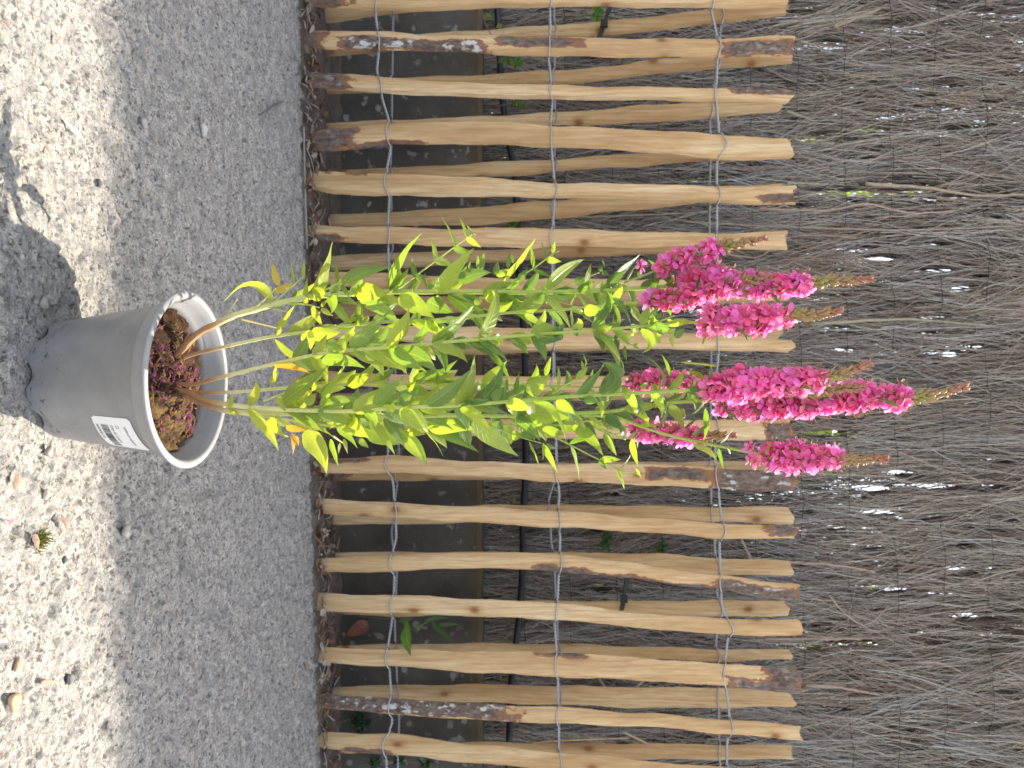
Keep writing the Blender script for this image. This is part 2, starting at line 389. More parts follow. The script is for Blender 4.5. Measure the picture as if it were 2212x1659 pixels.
# ------------------------------------------------------------------ concrete board behind the fence
bd = MB(); YB = 1.68
prof = [(YB + .0, 0), (YB, .338), (YB + .006, .348), (YB + .05, .35), (YB + .052, 0)]
rows = []
for x in np.arange(-1.6, 2.35, .03):
    rows.append([(x, y + .0015 * math.sin(x * 31 + z * 20), z + (.002 * math.sin(x * 47) if z > .1 else -.02)) for y, z in prof])
bd.grid(rows, close=True)
bo = bd.build('concrete_board', M['board'], smooth=False)
tag(bo, 'dark weathered concrete board along the foot of the brushwood screen, blotched with pale lichen', 'wall')

# ------------------------------------------------------------------ pales and wires
def pale(rows, depth, thick, seed, bark=(), foot=0.0):
    """rows: (picture height px, left edge px, right edge px); bark: (h0,h1,side0,side1,lichen)"""
    r = random.Random(seed); m = MB(); x0 = rows[0][0]; x1 = rows[-1][0]; n = 64; pts = []; cols = []; ring = 14
    ph = [r.uniform(0, 6.28) for _ in range(6)]; ridge = r.uniform(-.5, .5); flat = r.uniform(.25, .6)
    for i in range(n):
        xi = x0 + (x1 - x0) * i / (n - 1); a, b = lerp(rows, xi)
        d = depth(xi); c = P(xi, (a + b) / 2, d); hw = (b - a) / 2 / F * d
        hw *= 1 + .03 * math.sin(i * .9 + ph[0]) + .02 * math.sin(i * 2.3 + ph[1]); c.x += .0012 * math.sin(i * .5 + ph[2])
        th = thick * (1 + .12 * math.sin(i * .35 + ph[3])); rg = ridge + .15 * math.sin(i * .12 + ph[4])
        row = []; cr = []
        for j in range(ring):
            t = j / ring
            if t < .5:                      # front face, left to right, a blunt ridge
                u = -1 + 4 * t; f = (1 - abs(u - rg) / (1 + abs(rg))) ; yy = -th * (flat + (1 - flat) * f) * (1 - .55 * abs(u) ** 6)
            else:
                u = 1 - 4 * (t - .5); yy = th * .8 * (1 - .6 * abs(u) ** 4)
            z = c.z + .0008 * math.sin(j * 2.1 + i * .7)
            if i == n - 1: z += .006 * math.sin(u * 2 + ph[5]) + .003 * r.uniform(-1, 1)
            row.append((c.x + u * hw, c.y + yy, z))
            bk = 0; li = 0
            for (h0, h1, s0, s1, L) in bark:
                e = min((xi - h0) / 45, (h1 - xi) / 60, (u - s0) / .6, (s1 - u) / .6)
                e = max(0, min(1, .5 + .42 * e)); 
                if e > bk: bk = e; li = L
            cr.append((bk, li, foot * max(0, min(1, (x0 + 60 - xi) / 60)) ** 1.5))
        pts.append(row); cols.append(cr)
    b = m.grid(pts, cols, None, True)
    m.f.append(tuple(b + j for j in range(ring))[::-1]); m.f.append(tuple(b + (n - 1) * ring + j for j in range(ring)))
    o = m.build('pale', M['wood'], smooth=True)
    md = o.modifiers.new('edges', 'EDGE_SPLIT'); md.split_angle = math.radians(38)
    return o
fd = lambda xi, y=829: 1.49 + .075 * ((y - 829.5) / F * 1.49)
front = [
 ([(669,-20,14),(889,-16,24),(1000,-14,19),(1215,-18,13),(1600,-15,17),(1703,-14,16)], [(669,760,-1,1,.2)]),
 ([(661,66,103),(820,70,107),(970,78,110),(1077,78,118),(1215,82,121),(1430,85,123),(1550,85,122),(1711,79,122)], [(640,712,-1,1,.3),(725,1065,-.3,1.1,1),(1060,1260,-.9,.3,.1),(1557,1730,-.5,.9,.3)]),
 ([(650,154,185),(820,166,200),(970,179,208),(1215,185,215),(1322,188,215),(1548,191,218),(1706,195,223)], [(640,757,-1.1,1.1,.35),(1570,1730,-1.1,.1,.3)]),
 ([(656,295,324),(715,277,326),(841,269,313),(970,262,310),(1077,264,313),(1215,273,318),(1322,278,323),(1430,283,329),(1550,291,344),(1706,301,344)], [(640,778,-1.1,1.1,.15),(770,905,.65,1.2,.1)]),
 ([(664,372,407),(728,370,419),(841,377,423),(970,380,424),(1215,396,427),(1430,398,432),(1548,405,438),(1717,402,443)], [(660,800,-1.1,-.75,.3),(1640,1730,0,.8,0)]),
 ([(660,487,518),(838,491,527),(974,495,531),(1150,492,536),(1189,494,531),(1350,500,534),(1548,505,531),(1699,500,541)], [(655,745,.3,1.1,0)]),
 ([(690,585,612),(864,592,628),(1073,602,640),(1296,603,645),(1697,612,650)], []),
 ([(690,700,730),(864,705,738),(1150,709,755),(1296,710,752),(1565,725,757),(1707,736,762)], []),
 ([(690,800,825),(864,810,840),(1150,813,846),(1294,812,847),(1501,811,842),(1697,815,850)], []),
 ([(690,895,925),(870,900,935),(1200,907,947),(1534,908,952),(1710,905,950)], [(1650,1730,-.6,1.2,0)]),
 ([(680,991,1022),(855,984,1023),(1050,998,1030),(1215,1003,1042),(1376,1002,1047),(1537,1010,1056),(1714,1019,1063)], [(690,800,-1.1,-.5,0),(1395,1540,-.9,.3,0),(1530,1730,-1.2,1.2,.8)]),
 ([(685,1075,1109),(855,1086,1120),(1024,1094,1130),(1215,1104,1141),(1376,1117,1149),(1558,1130,1164),(1720,1138,1165)], [(1665,1735,-1,.55,.1)]),
 ([(688,1206,1238),(836,1199,1236),(1024,1193,1227),(1206,1195,1235),(1349,1214,1249),(1556,1243,1275),(1725,1262,1298)], [(1150,1290,.1,1.2,.1),(1260,1560,.55,1.3,.5),(1540,1740,-.45,1.2,.7)]),
 ([(686,1281,1322),(855,1285,1326),(1215,1302,1340),(1362,1323,1356),(1564,1336,1372),(1726,1338,1376)], []),
 ([(686,1397,1434),(836,1402,1440),(1024,1406,1454),(1242,1411,1465),(1403,1422,1472),(1564,1434,1484),(1724,1441,1496)], [(1150,1260,-1.2,-.75,0),(1570,1740,0,1.2,.35),(1650,1740,-1.2,1.2,.3)]),
 ([(680,1495,1527),(841,1508,1544),(1024,1519,1556),(1215,1527,1565),(1376,1539,1569),(1577,1554,1587),(1730,1567,1601)], [(660,1110,-1.2,.75,1)]),
 ([(690,1581,1618),(844,1583,1632),(1024,1607,1650),(1215,1626,1668),(1553,1656,1695),(1730,1668,1705)], [(735,850,.3,1.1,0)]),
 ([(690,1690,1725),(1215,1720,1758),(1730,1760,1800)], []), ([(660,-110,-78),(1200,-100,-60),(1705,-95,-60)], []),
]
back = [
 [(694,16,51),(809,3,35),(900,-8,24),(1300,-35,-2),(1698,-60,-30)],
 [(691,96,126),(855,80,108),(1024,67,92),(1161,58,84),(1322,46,75),(1537,22,52),(1698,13,32)],
 [(701,172,204),(889,168,197),(1024,163,191),(1215,152,181),(1322,145,172),(1430,126,156),(1706,113,138)],
 [(700,266,300),(950,256,285),(1077,250,276),(1215,243,271),(1403,228,264),(1537,219,254),(1682,221,241)],
 [(700,366,400),(841,364,392),(970,357,385),(1104,349,381),(1215,345,368),(1349,333,360),(1537,322,347),(1697,312,340)],
 [(705,465,490),(850,458,488),(1040,447,485),(1190,433,472),(1350,420,455),(1537,403,437),(1688,398,430)],
 [(680,555,586),(734,552,583),(882,545,577),(1062,540,566),(1296,530,553),(1680,512,538)],
 [(690,660,690),(864,641,679),(1084,639,670),(1400,632,660),(1690,625,650)],
 [(695,745,775),(1000,738,766),(1300,728,757),(1685,708,731)],
 [(695,850,878),(1000,846,874),(1300,838,865),(1695,828,852)],
 [(715,1005,1039),(1000,1004,1038),(1350,998,1026),(1658,996,1019)],
 [(701,1103,1133),(849,1104,1134),(1077,1090,1128),(1215,1090,1120),(1322,1091,1121),(1537,1095,1127),(1706,1094,1134)],
 [(705,1192,1218),(1000,1192,1220),(1188,1193,1226),(1403,1195,1236),(1564,1206,1243),(1706,1211,1245)],
 [(700,1300,1327),(862,1303,1333),(1201,1297,1326),(1362,1298,1328),(1564,1297,1333),(1698,1297,1331)],
 [(705,1393,1420),(1024,1389,1412),(1215,1390,1412),(1403,1397,1425),(1564,1402,1430),(1706,1403,1425)],
 [(705,1482,1512),(863,1479,1512),(1024,1477,1519),(1215,1480,1524),(1403,1484,1531),(1577,1484,1530),(1711,1497,1528)],
 [(705,1598,1628),(983,1602,1630),(1215,1603,1632),(1403,1605,1642),(1711,1609,1642)],
]
XL = (-.2, 1.0)
ff = empty('paling_fence', (0, 1.49, 0), 'nearer layer of split chestnut pales bound with twisted wire, at the concrete edge', 'fence')
fb = empty('paling_fence', (0, 1.59, 0), 'further layer of chestnut pales leaning left, seen through the gaps of the nearer one', 'fence')
fdep = lambda rows: 1.49 + .075 * ((sum(rows[len(rows)//2][1:]) / 2 - 829.5) / F * 1.49)
barked = {1: 'pale with grey lichened bark down its lower half', 3: 'wide pale with brown bark at its foot', 10: 'pale with grey bark on its upper end',
          12: 'crooked pale with bark along its right edge', 14: 'widest pale with a dark bark tip', 15: 'pale grey with speckled bark on its lower half'}
for k, (rows, bark) in enumerate(front):
    rows = [(rows[0][0] - 8, *rows[0][1:])] + rows[1:]
    dd = fdep(rows); o = adopt(ff, pale(rows, lambda xi: dd, .0095, 100 + k, bark, .8))
    if k in barked: o['label'] = barked[k]
bdep = lambda xi, y=829: 1.60 - .04 * (xi - 690) / 1020 + .06 * (y - 829.5) / F * 1.6
for k, rows in enumerate(back):
    yc = sum(rows[len(rows) // 2][1:]) / 2
    adopt(fb, pale([(rows[0][0] - 10, *rows[0][1:])] + rows[1:], lambda xi: bdep(xi, yc), .009, 300 + k, [(rows[0][0] - 20, rows[0][0] + 45, -1, 1, 0)] if k % 3 == 1 else [], .9))
def edges_at(rows, xi): return lerp(rows, xi)
def fence_wire(parent, slats, depthf, line, thick, seed):
    """two strands, twisted between the pales, one passing in front and one behind each pale"""
    r = random.Random(seed); m = MB()
    sp = sorted([edges_at(s, lerp(line, (s[0][1] + s[0][2]) / 2)[0]) for s in slats])
    y0 = -60; y1 = 1760; ra = .00155; A = []; B = []; y = y0; ph = 0; step = 2.2
    while y < y1:
        x = lerp(line, y)[0]; d = depthf(x, y)
        ins = None
        for (a, b) in sp:
            if a - 5 < y < b + 5: ins = (a, b)
        if ins:
            a, b = ins; t = (y - a + 5) / (b - a + 10); s = math.sin(PI * t) ; e = s ** .45
            bow = 5 * math.sin(PI * t) * (1 if (int(a) % 2) else -1)
            pa = P(x + bow, y, d); pb = P(x - bow * .4, y, d)
            pa.y -= (thick + ra) * e; pb.y += (thick * .9 + ra) * e
            if s < .5: pa.z += ra * (1 - 2 * s); pb.z -= ra * (1 - 2 * s)
            ph = 0
        else:
            p = P(x, y, d); wv = .0011
            ph += 2 * PI * step / 15.0
            o = Vector((0, math.sin(ph) * (ra + .0002), math.cos(ph) * (ra + .0002)))
            pa = p + o; pb = p - o
        A.append(pa); B.append(pb); y += step
    m.tube(A, ra, 6); m.tube(B, ra, 6)
    return adopt(parent, m.build('fence_wire', M['wire']))
FS = [f[0] for f in front]
lines = [[(-60,808),(30,811),(70,815),(107,818),(150,814),(205,824),(265,840),(320,843),(372,835),(425,841),(480,838),(700,840),(1000,838),(1050,850),(1160,856),(1205,846),(1250,852),(1330,848),(1402,838),(1450,842),(1500,845),(1560,847),(1600,834),(1700,836)],
         [(-60,1186),(60,1188),(100,1182),(180,1190),(215,1193),(300,1185),(330,1192),(410,1198),(520,1192),(700,1194),(850,1196),(1000,1202),(1070,1208),(1120,1204),(1160,1210),(1290,1205),(1320,1196),(1400,1202),(1500,1206),(1640,1208),(1700,1210)],
         [(-60,1532),(20,1536),(80,1548),(120,1549),(220,1546),(280,1552),(310,1562),(350,1548),(480,1548),(600,1550),(750,1552),(850,1545),(1000,1545),(1060,1552),(1140,1560),(1170,1554),(1300,1558),(1360,1576),(1395,1570),(1450,1564),(1550,1576),(1620,1570),(1700,1572)]]
for k, ln in enumerate(lines): fence_wire(ff, FS, lambda x, y: fd(x, y), ln, .0105, k)
blines = [[(-60,850),(250,846),(380,843),(520,848),(700,850),(1000,862),(1150,846),(1240,857),(1350,853),(1480,858),(1560,862),(1700,858)],
          [(-60,1196),(250,1198),(500,1196),(800,1198),(1020,1203),(1080,1186),(1160,1190),(1220,1198),(1400,1206),(1700,1210)],
          [(-60,1553),(60,1556),(150,1548),(235,1532),(300,1534),(480,1532),(700,1536),(1000,1534),(1080,1536),(1160,1543),(1260,1548),(1320,1552),(1400,1546),(1500,1552),(1600,1554),(1700,1556)]]
for k, ln in enumerate(blines): fence_wire(fb, back, lambda x, y: bdep(x, y), ln, .0098, 20 + k)

# ------------------------------------------------------------------ brushwood screen
YS = 1.76; HT = 2.03
gaps = []   # (x world, z world, half width, half height)
def gp(xi, yi, wx, wy):
    p = P(xi, yi, YS + .03); gaps.append((p.x, p.z, wy / F * YS, wx / F * YS))
for g in [(1850,417,125,5),(1775,100,25,7),(1990,217,22,6),(1815,165,16,5),(1905,250,18,5),(1965,255,10,4),(1760,935,48,6),(1885,1056,20,6),(2020,1050,34,8),(1985,400,12,5),
          (1900,75,10,4),(1945,205,10,4),(1760,305,12,4),(1800,312,10,4),(2040,765,16,6),(1940,740,14,5),(1925,1270,55,5),(2030,1282,40,5),(1990,1370,30,5),(1905,1398,14,4),
          (1800,1520,22,5),(1920,1590,12,6),(2120,1330,50,6),(2180,1310,25,5),(1730,1100,8,3),(1815,1140,14,4),(1860,1220,10,3),(2150,1480,30,5),(1835,440,10,4),(2060,430,30,5),
          (1730,155,6,4),(1650,690,10,5),(1750,690,12,4),(1700,870,10,4),(2080,620,10,4),(1900,560,24,5),(2010,585,35,5),(2100,600,18,4),(2050,285,20,5),(1560,1080,8,3),
          (1290,1140,12,4),(1320,1062,10,4),(1440,1075,8,3),(1410,1215,6,3),(1470,150,5,3),(1370,350,8,3),(1395,300,5,3),(1610,270,6,3),(1760,1390,10,3),(2180,40,30,6),(2000,20,12,4)]:
    gp(*g)
gr = random.Random(44)
for _ in range(110): gp(gr.uniform(1250, 2210) if gr.random() < .3 else gr.uniform(1700, 2210), gr.uniform(0, 1659), gr.uniform(6, 22), gr.uniform(3, 6.5))
gaps = np.array(gaps)
def strands(n, xr, zr, yr, lr, rr, lean, wig, col0, colv, respect=True, seg=5, nclump=0, reach=.0):
    x = rng.uniform(*xr, n); z = rng.uniform(*zr, n); y = rng.uniform(*yr, n); L = rng.uniform(*lr, n)
    sl = rng.normal(0, lean, n)
    if nclump:       # fan out from a tie point
        tx = rng.uniform(*xr, nclump); tz = zr[0] + .113 * rng.integers(0, int((zr[1] - zr[0]) / .113) + 1, nclump) + rng.normal(0, .01, nclump)
        kk = rng.integers(0, nclump, n); x = tx[kk] + rng.normal(0, .012, n); z = tz[kk] + rng.uniform(-.08, .02, n)
        sl = rng.normal(0, lean, n) + rng.normal(0, .13, nclump)[kk]; ctint = rng.normal(1, .15, (nclump, 1))[kk] * np.array([[1, 1, 1]]) + rng.normal(0, .05, (nclump, 1))[kk] * np.array([[1, 0, -1.]])
    t = np.linspace(0, 1, seg)[None, :]
    bend = rng.normal(0, .09, n)[:, None] * L[:, None]
    px = x[:, None] + sl[:, None] * L[:, None] * t + bend * t * t + wig * np.cumsum(rng.normal(0, 1, (n, seg)), 1) * L[:, None]
    pz = z[:, None] + L[:, None] * t * np.cos(np.arctan(np.abs(sl)))[:, None]
    py = y[:, None] + (rng.normal(0, .012, n)[:, None]) * t + reach * t * t * rng.uniform(0, 1, n)[:, None] + rng.normal(0, .0012, (n, seg))
    if not nclump: ctint = (.75 + .5 * fbm(px[:, 1] * 9, pz[:, 1] * 4, 8, 3))[:, None] * np.ones((1, 3))
    keep = pz.max(1) < HT + .03 * rng.normal(0, 1, n)
    if respect:
        gxw = gaps[:, 0][None, None, :]; gz = gaps[:, 1][None, None, :]
        tt = np.linspace(0, 1, 16); ix = np.stack([np.interp(tt, np.linspace(0, 1, seg), px[i]) for i in range(0)]) if False else None
        f = tt * (seg - 1); i0 = np.minimum(f.astype(int), seg - 2); fr = f - i0
        qx = px[:, i0] * (1 - fr) + px[:, i0 + 1] * fr; qz = pz[:, i0] * (1 - fr) + pz[:, i0 + 1] * fr
        hit = np.zeros(n, bool)
        for g in gaps:
            hit |= ((((qx - g[0]) / (g[2] * .95 * (1 + .5 * np.sin(g[0] * 90 + qz * 60)))) ** 2 + ((qz - g[1]) / g[3]) ** 2) < 1).any(1)
        keep &= ~(hit & (rng.uniform(0, 1, n) < .975))
    px, py, pz = px[keep], py[keep], pz[keep]; n = len(px)
    r0 = rng.uniform(0, 1, n) ** 2 * (rr[1] - rr[0]) + rr[0]; rad = r0[:, None] * np.linspace(1, .45, seg)[None, :]
    Pn = np.stack([px, py, pz], -1); V = np.zeros((n, seg, 3, 3)); th0 = rng.uniform(0, 2 * PI, n)
    for k in range(3):
        th = th0 + 2 * PI * k / 3
        V[:, :, k, 0] = Pn[:, :, 0] + np.cos(th)[:, None] * rad; V[:, :, k, 1] = Pn[:, :, 1] + np.sin(th)[:, None] * rad; V[:, :, k, 2] = Pn[:, :, 2]
    base = (np.arange(n) * seg * 3)[:, None, None]; si = np.arange(seg - 1)[None, :, None] * 3; kk = np.arange(3)[None, None, :]; k2 = (kk + 1) % 3
    Fq = np.stack([base + si + kk, base + si + k2, base + si + 3 + k2, base + si + 3 + kk], -1).reshape(-1, 4)
    cv = np.array(col0)[None, :] * ctint[keep] * (1 + rng.normal(0, colv, n)[:, None]) + rng.normal(0, .015, (n, 3)) * np.array([1, .6, .4])
    cv = np.clip(np.repeat(cv, seg * 3, 0), .02, .6)
    return V.reshape(-1, 3), Fq, cv
def join(parts):
    V = []; Fq = []; cl = []; o = 0
    for v, f, c in parts: V.append(v); Fq.append(f + o); cl.append(c); o += len(v)
    return np.concatenate(V), np.concatenate(Fq), np.concatenate(cl)
scr = empty('brushwood_screen', (0, YS, 0), 'tall grey brown heather brushwood screen filling the background with light showing through gaps', 'fence')
Z0 = .12
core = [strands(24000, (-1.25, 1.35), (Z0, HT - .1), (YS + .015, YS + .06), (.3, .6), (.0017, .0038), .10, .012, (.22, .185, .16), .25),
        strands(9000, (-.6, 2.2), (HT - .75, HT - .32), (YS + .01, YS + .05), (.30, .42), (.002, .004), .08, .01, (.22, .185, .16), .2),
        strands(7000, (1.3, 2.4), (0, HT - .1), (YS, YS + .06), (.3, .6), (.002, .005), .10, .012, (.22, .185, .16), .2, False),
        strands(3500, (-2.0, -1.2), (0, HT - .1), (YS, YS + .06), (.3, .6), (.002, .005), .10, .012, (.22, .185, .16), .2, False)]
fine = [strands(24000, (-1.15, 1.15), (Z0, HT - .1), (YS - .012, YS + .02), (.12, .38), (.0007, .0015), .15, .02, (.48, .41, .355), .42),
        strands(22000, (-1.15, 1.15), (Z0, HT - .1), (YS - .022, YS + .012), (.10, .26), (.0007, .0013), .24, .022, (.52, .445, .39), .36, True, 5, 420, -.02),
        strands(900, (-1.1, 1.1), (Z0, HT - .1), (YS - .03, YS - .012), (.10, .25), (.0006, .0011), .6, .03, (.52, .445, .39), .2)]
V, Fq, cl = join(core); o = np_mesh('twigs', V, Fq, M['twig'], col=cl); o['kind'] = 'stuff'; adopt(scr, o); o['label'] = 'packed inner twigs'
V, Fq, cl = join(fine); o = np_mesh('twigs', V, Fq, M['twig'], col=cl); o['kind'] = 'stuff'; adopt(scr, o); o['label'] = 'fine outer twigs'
thickb = [[(1480,480),(1900,497),(2212,488)],[(1640,452),(1790,455),(1870,440),(1960,460),(2060,457)],[(1870,397),(1990,405),(2110,422),(2212,420)],[(1560,548),(1640,555),(1690,515),(1760,508),(1850,513)],
          [(1690,1215),(1800,1220),(1890,1235)],[(1790,1285),(1820,1320),(1870,1350),(1920,1310)],[(1560,410),(1650,430),(1760,420)],[(1740,1480),(1810,1485),(1900,1500)],[(1700,395),(1790,398)],
          [(1600,1165),(1640,1230),(1700,1225)],[(1980,1430),(2040,1435),(2090,1460)],[(1700,240),(1760,262)],[(1800,60),(1900,20)],[(1650,1380),(1860,1380)],[(1320,1135),(1350,1150)],[(1250,470),(1500,460)],
          [(1290,1460),(1340,1530)],[(1400,1460),(1320,1530)],[(1700,860),(1900,872),(2100,862)],[(1750,700),(1950,690),(2150,705)]]
for k, pts in enumerate(thickb):
    m = MB(); dd = YS - .02 - .004 * (k % 3); r = .0028 + .0016 * ((k * 7) % 5) / 4
    pp = smooth_path([P(x, y, dd) for x, y in pts], 18)
    pp = [p + Vector((random.gauss(0, .0007), random.gauss(0, .001), 0)) for p in pp]
    cb = (.36 + .08 * random.random(), .30 + .06 * random.random(), .26)
    m.tube(pp, [r * (1 - .45 * i / 17) for i in range(18)], 7, [cb] * 18)
    adopt(scr, m.build('branch', M['twig']))
for k in range(14):          # rows of thin binding wire stitched through the twigs
    z = .44 + .113 * k; m = MB(); pts = []; x = -1.3
    while x < 1.4:
        u = x / .12 * PI
        pts.append((x, YS - .014 + .012 * math.sin(u * .7 + k) + random.gauss(0, .002), z + .012 * x + .004 * abs(math.sin(u)) + random.gauss(0, .0007))); x += .012
    m.tube(pts, .0008, 4); adopt(scr, m.build('binding_wire', M['darkwire']))

# ------------------------------------------------------------------ leaves in general
WP = [.28, .78, .98, 1.0, .93, .80, .62, .42, .20, .02]
def leaf3(m, p0, p1, p2, width, roll, col, fold=.25, view=Vector((0, 1, 0)), nu=4, wp=WP, wavy=0, coltip=None, tb=0):
    n = len(wp); rows = []; cols = []; uvs = []
    for i in range(n):
        t = i / (n - 1); q = 1 - t
        p = p0 * q * q + p1 * 2 * q * t + p2 * t * t
        D = ((p1 - p0) * q + (p2 - p1) * t)
        if D.length < 1e-8: D = p2 - p0
        D.normalize(); s = D.cross(view)
        if s.length < .05: s = D.cross(Vector((0, 0, 1)))
        s.normalize(); nn = D.cross(s).normalized(); rl = roll + tb * t
        W = s * math.cos(rl) + nn * math.sin(rl); N = D.cross(W).normalized(); row = []; ur = []; cr = []
        for j in range(nu + 1):
            u = -1 + 2 * j / nu
            hw = width * .5 * wp[i]
            row.append(p + W * (u * hw) + N * (abs(u) * hw * fold + wavy * width * math.sin(t * 15 + u * 3) * abs(u)))
            ur.append((u, t)); cr.append(tuple(a + (b - a) * t for a, b in zip(col, coltip)) if coltip else col)
        rows.append(row); uvs.append(ur); cols.append(cr)
    m.grid(rows, cols, uvs)

# ------------------------------------------------------------------ plant pot
PC = Vector((-.004, .692, 0))
pot = empty('plant_pot', PC, 'round grey plastic plant pot with a white sticker, standing on the sunlit concrete edge', 'plant pot')
outer = [(.0575, .0035), (.0588, .008), (.0602, .018), (.0745, .1165), (.0768, .1182), (.0778, .1200), (.0790, .1290), (.0800, .1325), (.0846, .1338), (.0862, .1350), (.0866, .1366), (.0858, .1380), (.0828, .1386),
         (.0806, .1382), (.0793, .1368), (.0782, .1325), (.0762, .1290), (.0757, .1205), (.0735, .1180), (.0722, .1120), (.0716, .1060), (.0690, .090), (.0568, .010), (.0, .0075)]
KZ = .885; outer = [(r_, z_ * KZ) for r_, z_ in outer]
def RO(z):
    for a, b in zip(outer[:8], outer[1:9]):
        if a[1] <= z <= b[1]: return a[0] + (b[0] - a[0]) * (z - a[1]) / (b[1] - a[1])
    return .0745
NA = 128; m = MB(); rows = []
for k, (r, z) in enumerate(outer):
    row = []
    for a in range(NA):
        th = 2 * PI * a / NA; foot = max(0, math.cos(th * 8 + .6)) ** .6
        rr = r; zz = z
        if k == 0: zz = -.002 + .0042 * foot; rr = r - .0028 * foot
        if k == 1: zz = z + .0022 * foot; rr = r - .0016 * foot
        row.append(PC + Vector((rr * math.cos(th), rr * math.sin(th), zz)))
    rows.append(row)
m.grid(rows, close=True); b = len(m.v); 
rows = []
for (r, z) in [(.0555, .0), (.05, .004), (0.0, .005)]:
    rows.append([PC + Vector((r * math.cos(2 * PI * a / NA), r * math.sin(2 * PI * a / NA), z + (.0052 * max(0, math.cos(2 * PI * a / NA * 8 + .6)) ** .6 if r > .052 else 0))) for a in range(NA)])
m.grid(rows, close=True)
o = adopt(pot, m.build('pot_body', M['pot']))
# sticker
def on_pot(th, z, lift):
    r = RO(z) + lift; return PC + Vector((r * math.sin(th), -r * math.cos(th), z))
T0, T1, SZ0, SZ1 = math.radians(28.5), math.radians(64.5), .0588, .0968
m = MB(); nu = 24; nv = 14; rows = []
for i in range(nv + 1):
    v = i / nv; row = []
    inset = .0022 if False else 0
    for j in range(nu + 1):
        u = j / nu; dz = min(v, 1 - v) * (SZ1 - SZ0); rad = .0022
        ins = rad - math.sqrt(max(0, rad ** 2 - max(0, rad - dz) ** 2)); uu = ins / .044 + u * (1 - 2 * ins / .044)
        row.append(on_pot(T0 + (T1 - T0) * uu, SZ0 + (SZ1 - SZ0) * v + .0022 * u * v, .0004))
    rows.append(row)
m.grid(rows); st = adopt(pot, m.build('sticker', M['paper']))
def sticker_text(txt, u0, v0, h, wscale, label_w=None):
    cu = bpy.data.curves.new('txt', 'FONT'); cu.body = txt; cu.size = 1.0; ob = bpy.data.objects.new('txt', cu); C.objects.link(ob)
    bpy.context.view_layer.update(); me = bpy.data.meshes.new_from_object(ob.evaluated_get(bpy.context.evaluated_depsgraph_get()))
    bpy.data.objects.remove(ob); 
    xs = [v.co.x for v in me.vertices]; wd = max(xs) - min(xs); k = label_w / wd if label_w else h
    for v in me.vertices:
        x = (v.co.x - min(xs)) * k; y = v.co.y * h / .7
        th = T0 + (T1 - T0) * (u0 + x); z = SZ0 + (SZ1 - SZ0) * v0 + y
        v.co = on_pot(th, z, .0007)
    me.materials.clear(); me.materials.append(M['ink']); o = bpy.data.objects.new('printed_text', me); C.objects.link(o)
    o.parent = st; o.matrix_parent_inverse = st.matrix_world.inverted() if False else Matrix.Identity(4)
    o.matrix_parent_inverse = (Matrix.Translation(PC) @ Matrix.Translation(PC).inverted()); return o
sticker_text('Lythrum salicaria', .22, .77, .0027, 1, .58)
sticker_text('C2', .20, .56, .0029, 1, .085)
sticker_text('32325 26F 32100 00', .20, .43, .0021, 1, .55)
sticker_text('5400787812 06', .20, .05, .0026, 1, .45)
m = MB(); u = .20; br = random.Random(3)
while u < .92:
    wu = br.choice([.005, .005, .009, .014]); q = []
    for vv in (.17, .37):
        q.append([on_pot(T0 + (T1 - T0) * (u + wu * e), SZ0 + (SZ1 - SZ0) * vv, .0007) for e in (0, 1)])
    m.grid(q); u += wu + br.choice([.005, .008, .012])
bc = m.build('barcode', M['ink'], st, False)
# soil
m = MB(); rows = []; cols = []
for i in range(34):
    r = .0715 * i / 33; row = []; cr = []
    for a in range(110):
        th = 2 * PI * a / 110; x = r * math.cos(th); y = r * math.sin(th)
        nz = float(fbm(np.array([x * 70 + 9.]), np.array([y * 70 + 5.]), 5, 4)[0]) - .45; n2 = float(fbm(np.array([x * 260 + 9.]), np.array([y * 260 + 5.]), 15, 3)[0]) - .45
        z = .0975 + .008 * (1 - (r / .0715) ** 2) + .018 * nz + .010 * n2 + (.008 if x > .01 and y < .02 else 0) * (1 - r / .08)
        row.append(PC + Vector((x, y, z))); moss = x > .005 and nz + n2 > .02
        cr.append((.13, .085, .035) if moss else (.055 + .1 * max(0, n2), .032 + .05 * max(0, n2), .02))
    rows.append(row); cols.append(cr)
m.grid(rows, cols, close=True); adopt(pot, m.build('potting_soil', M['soil']))

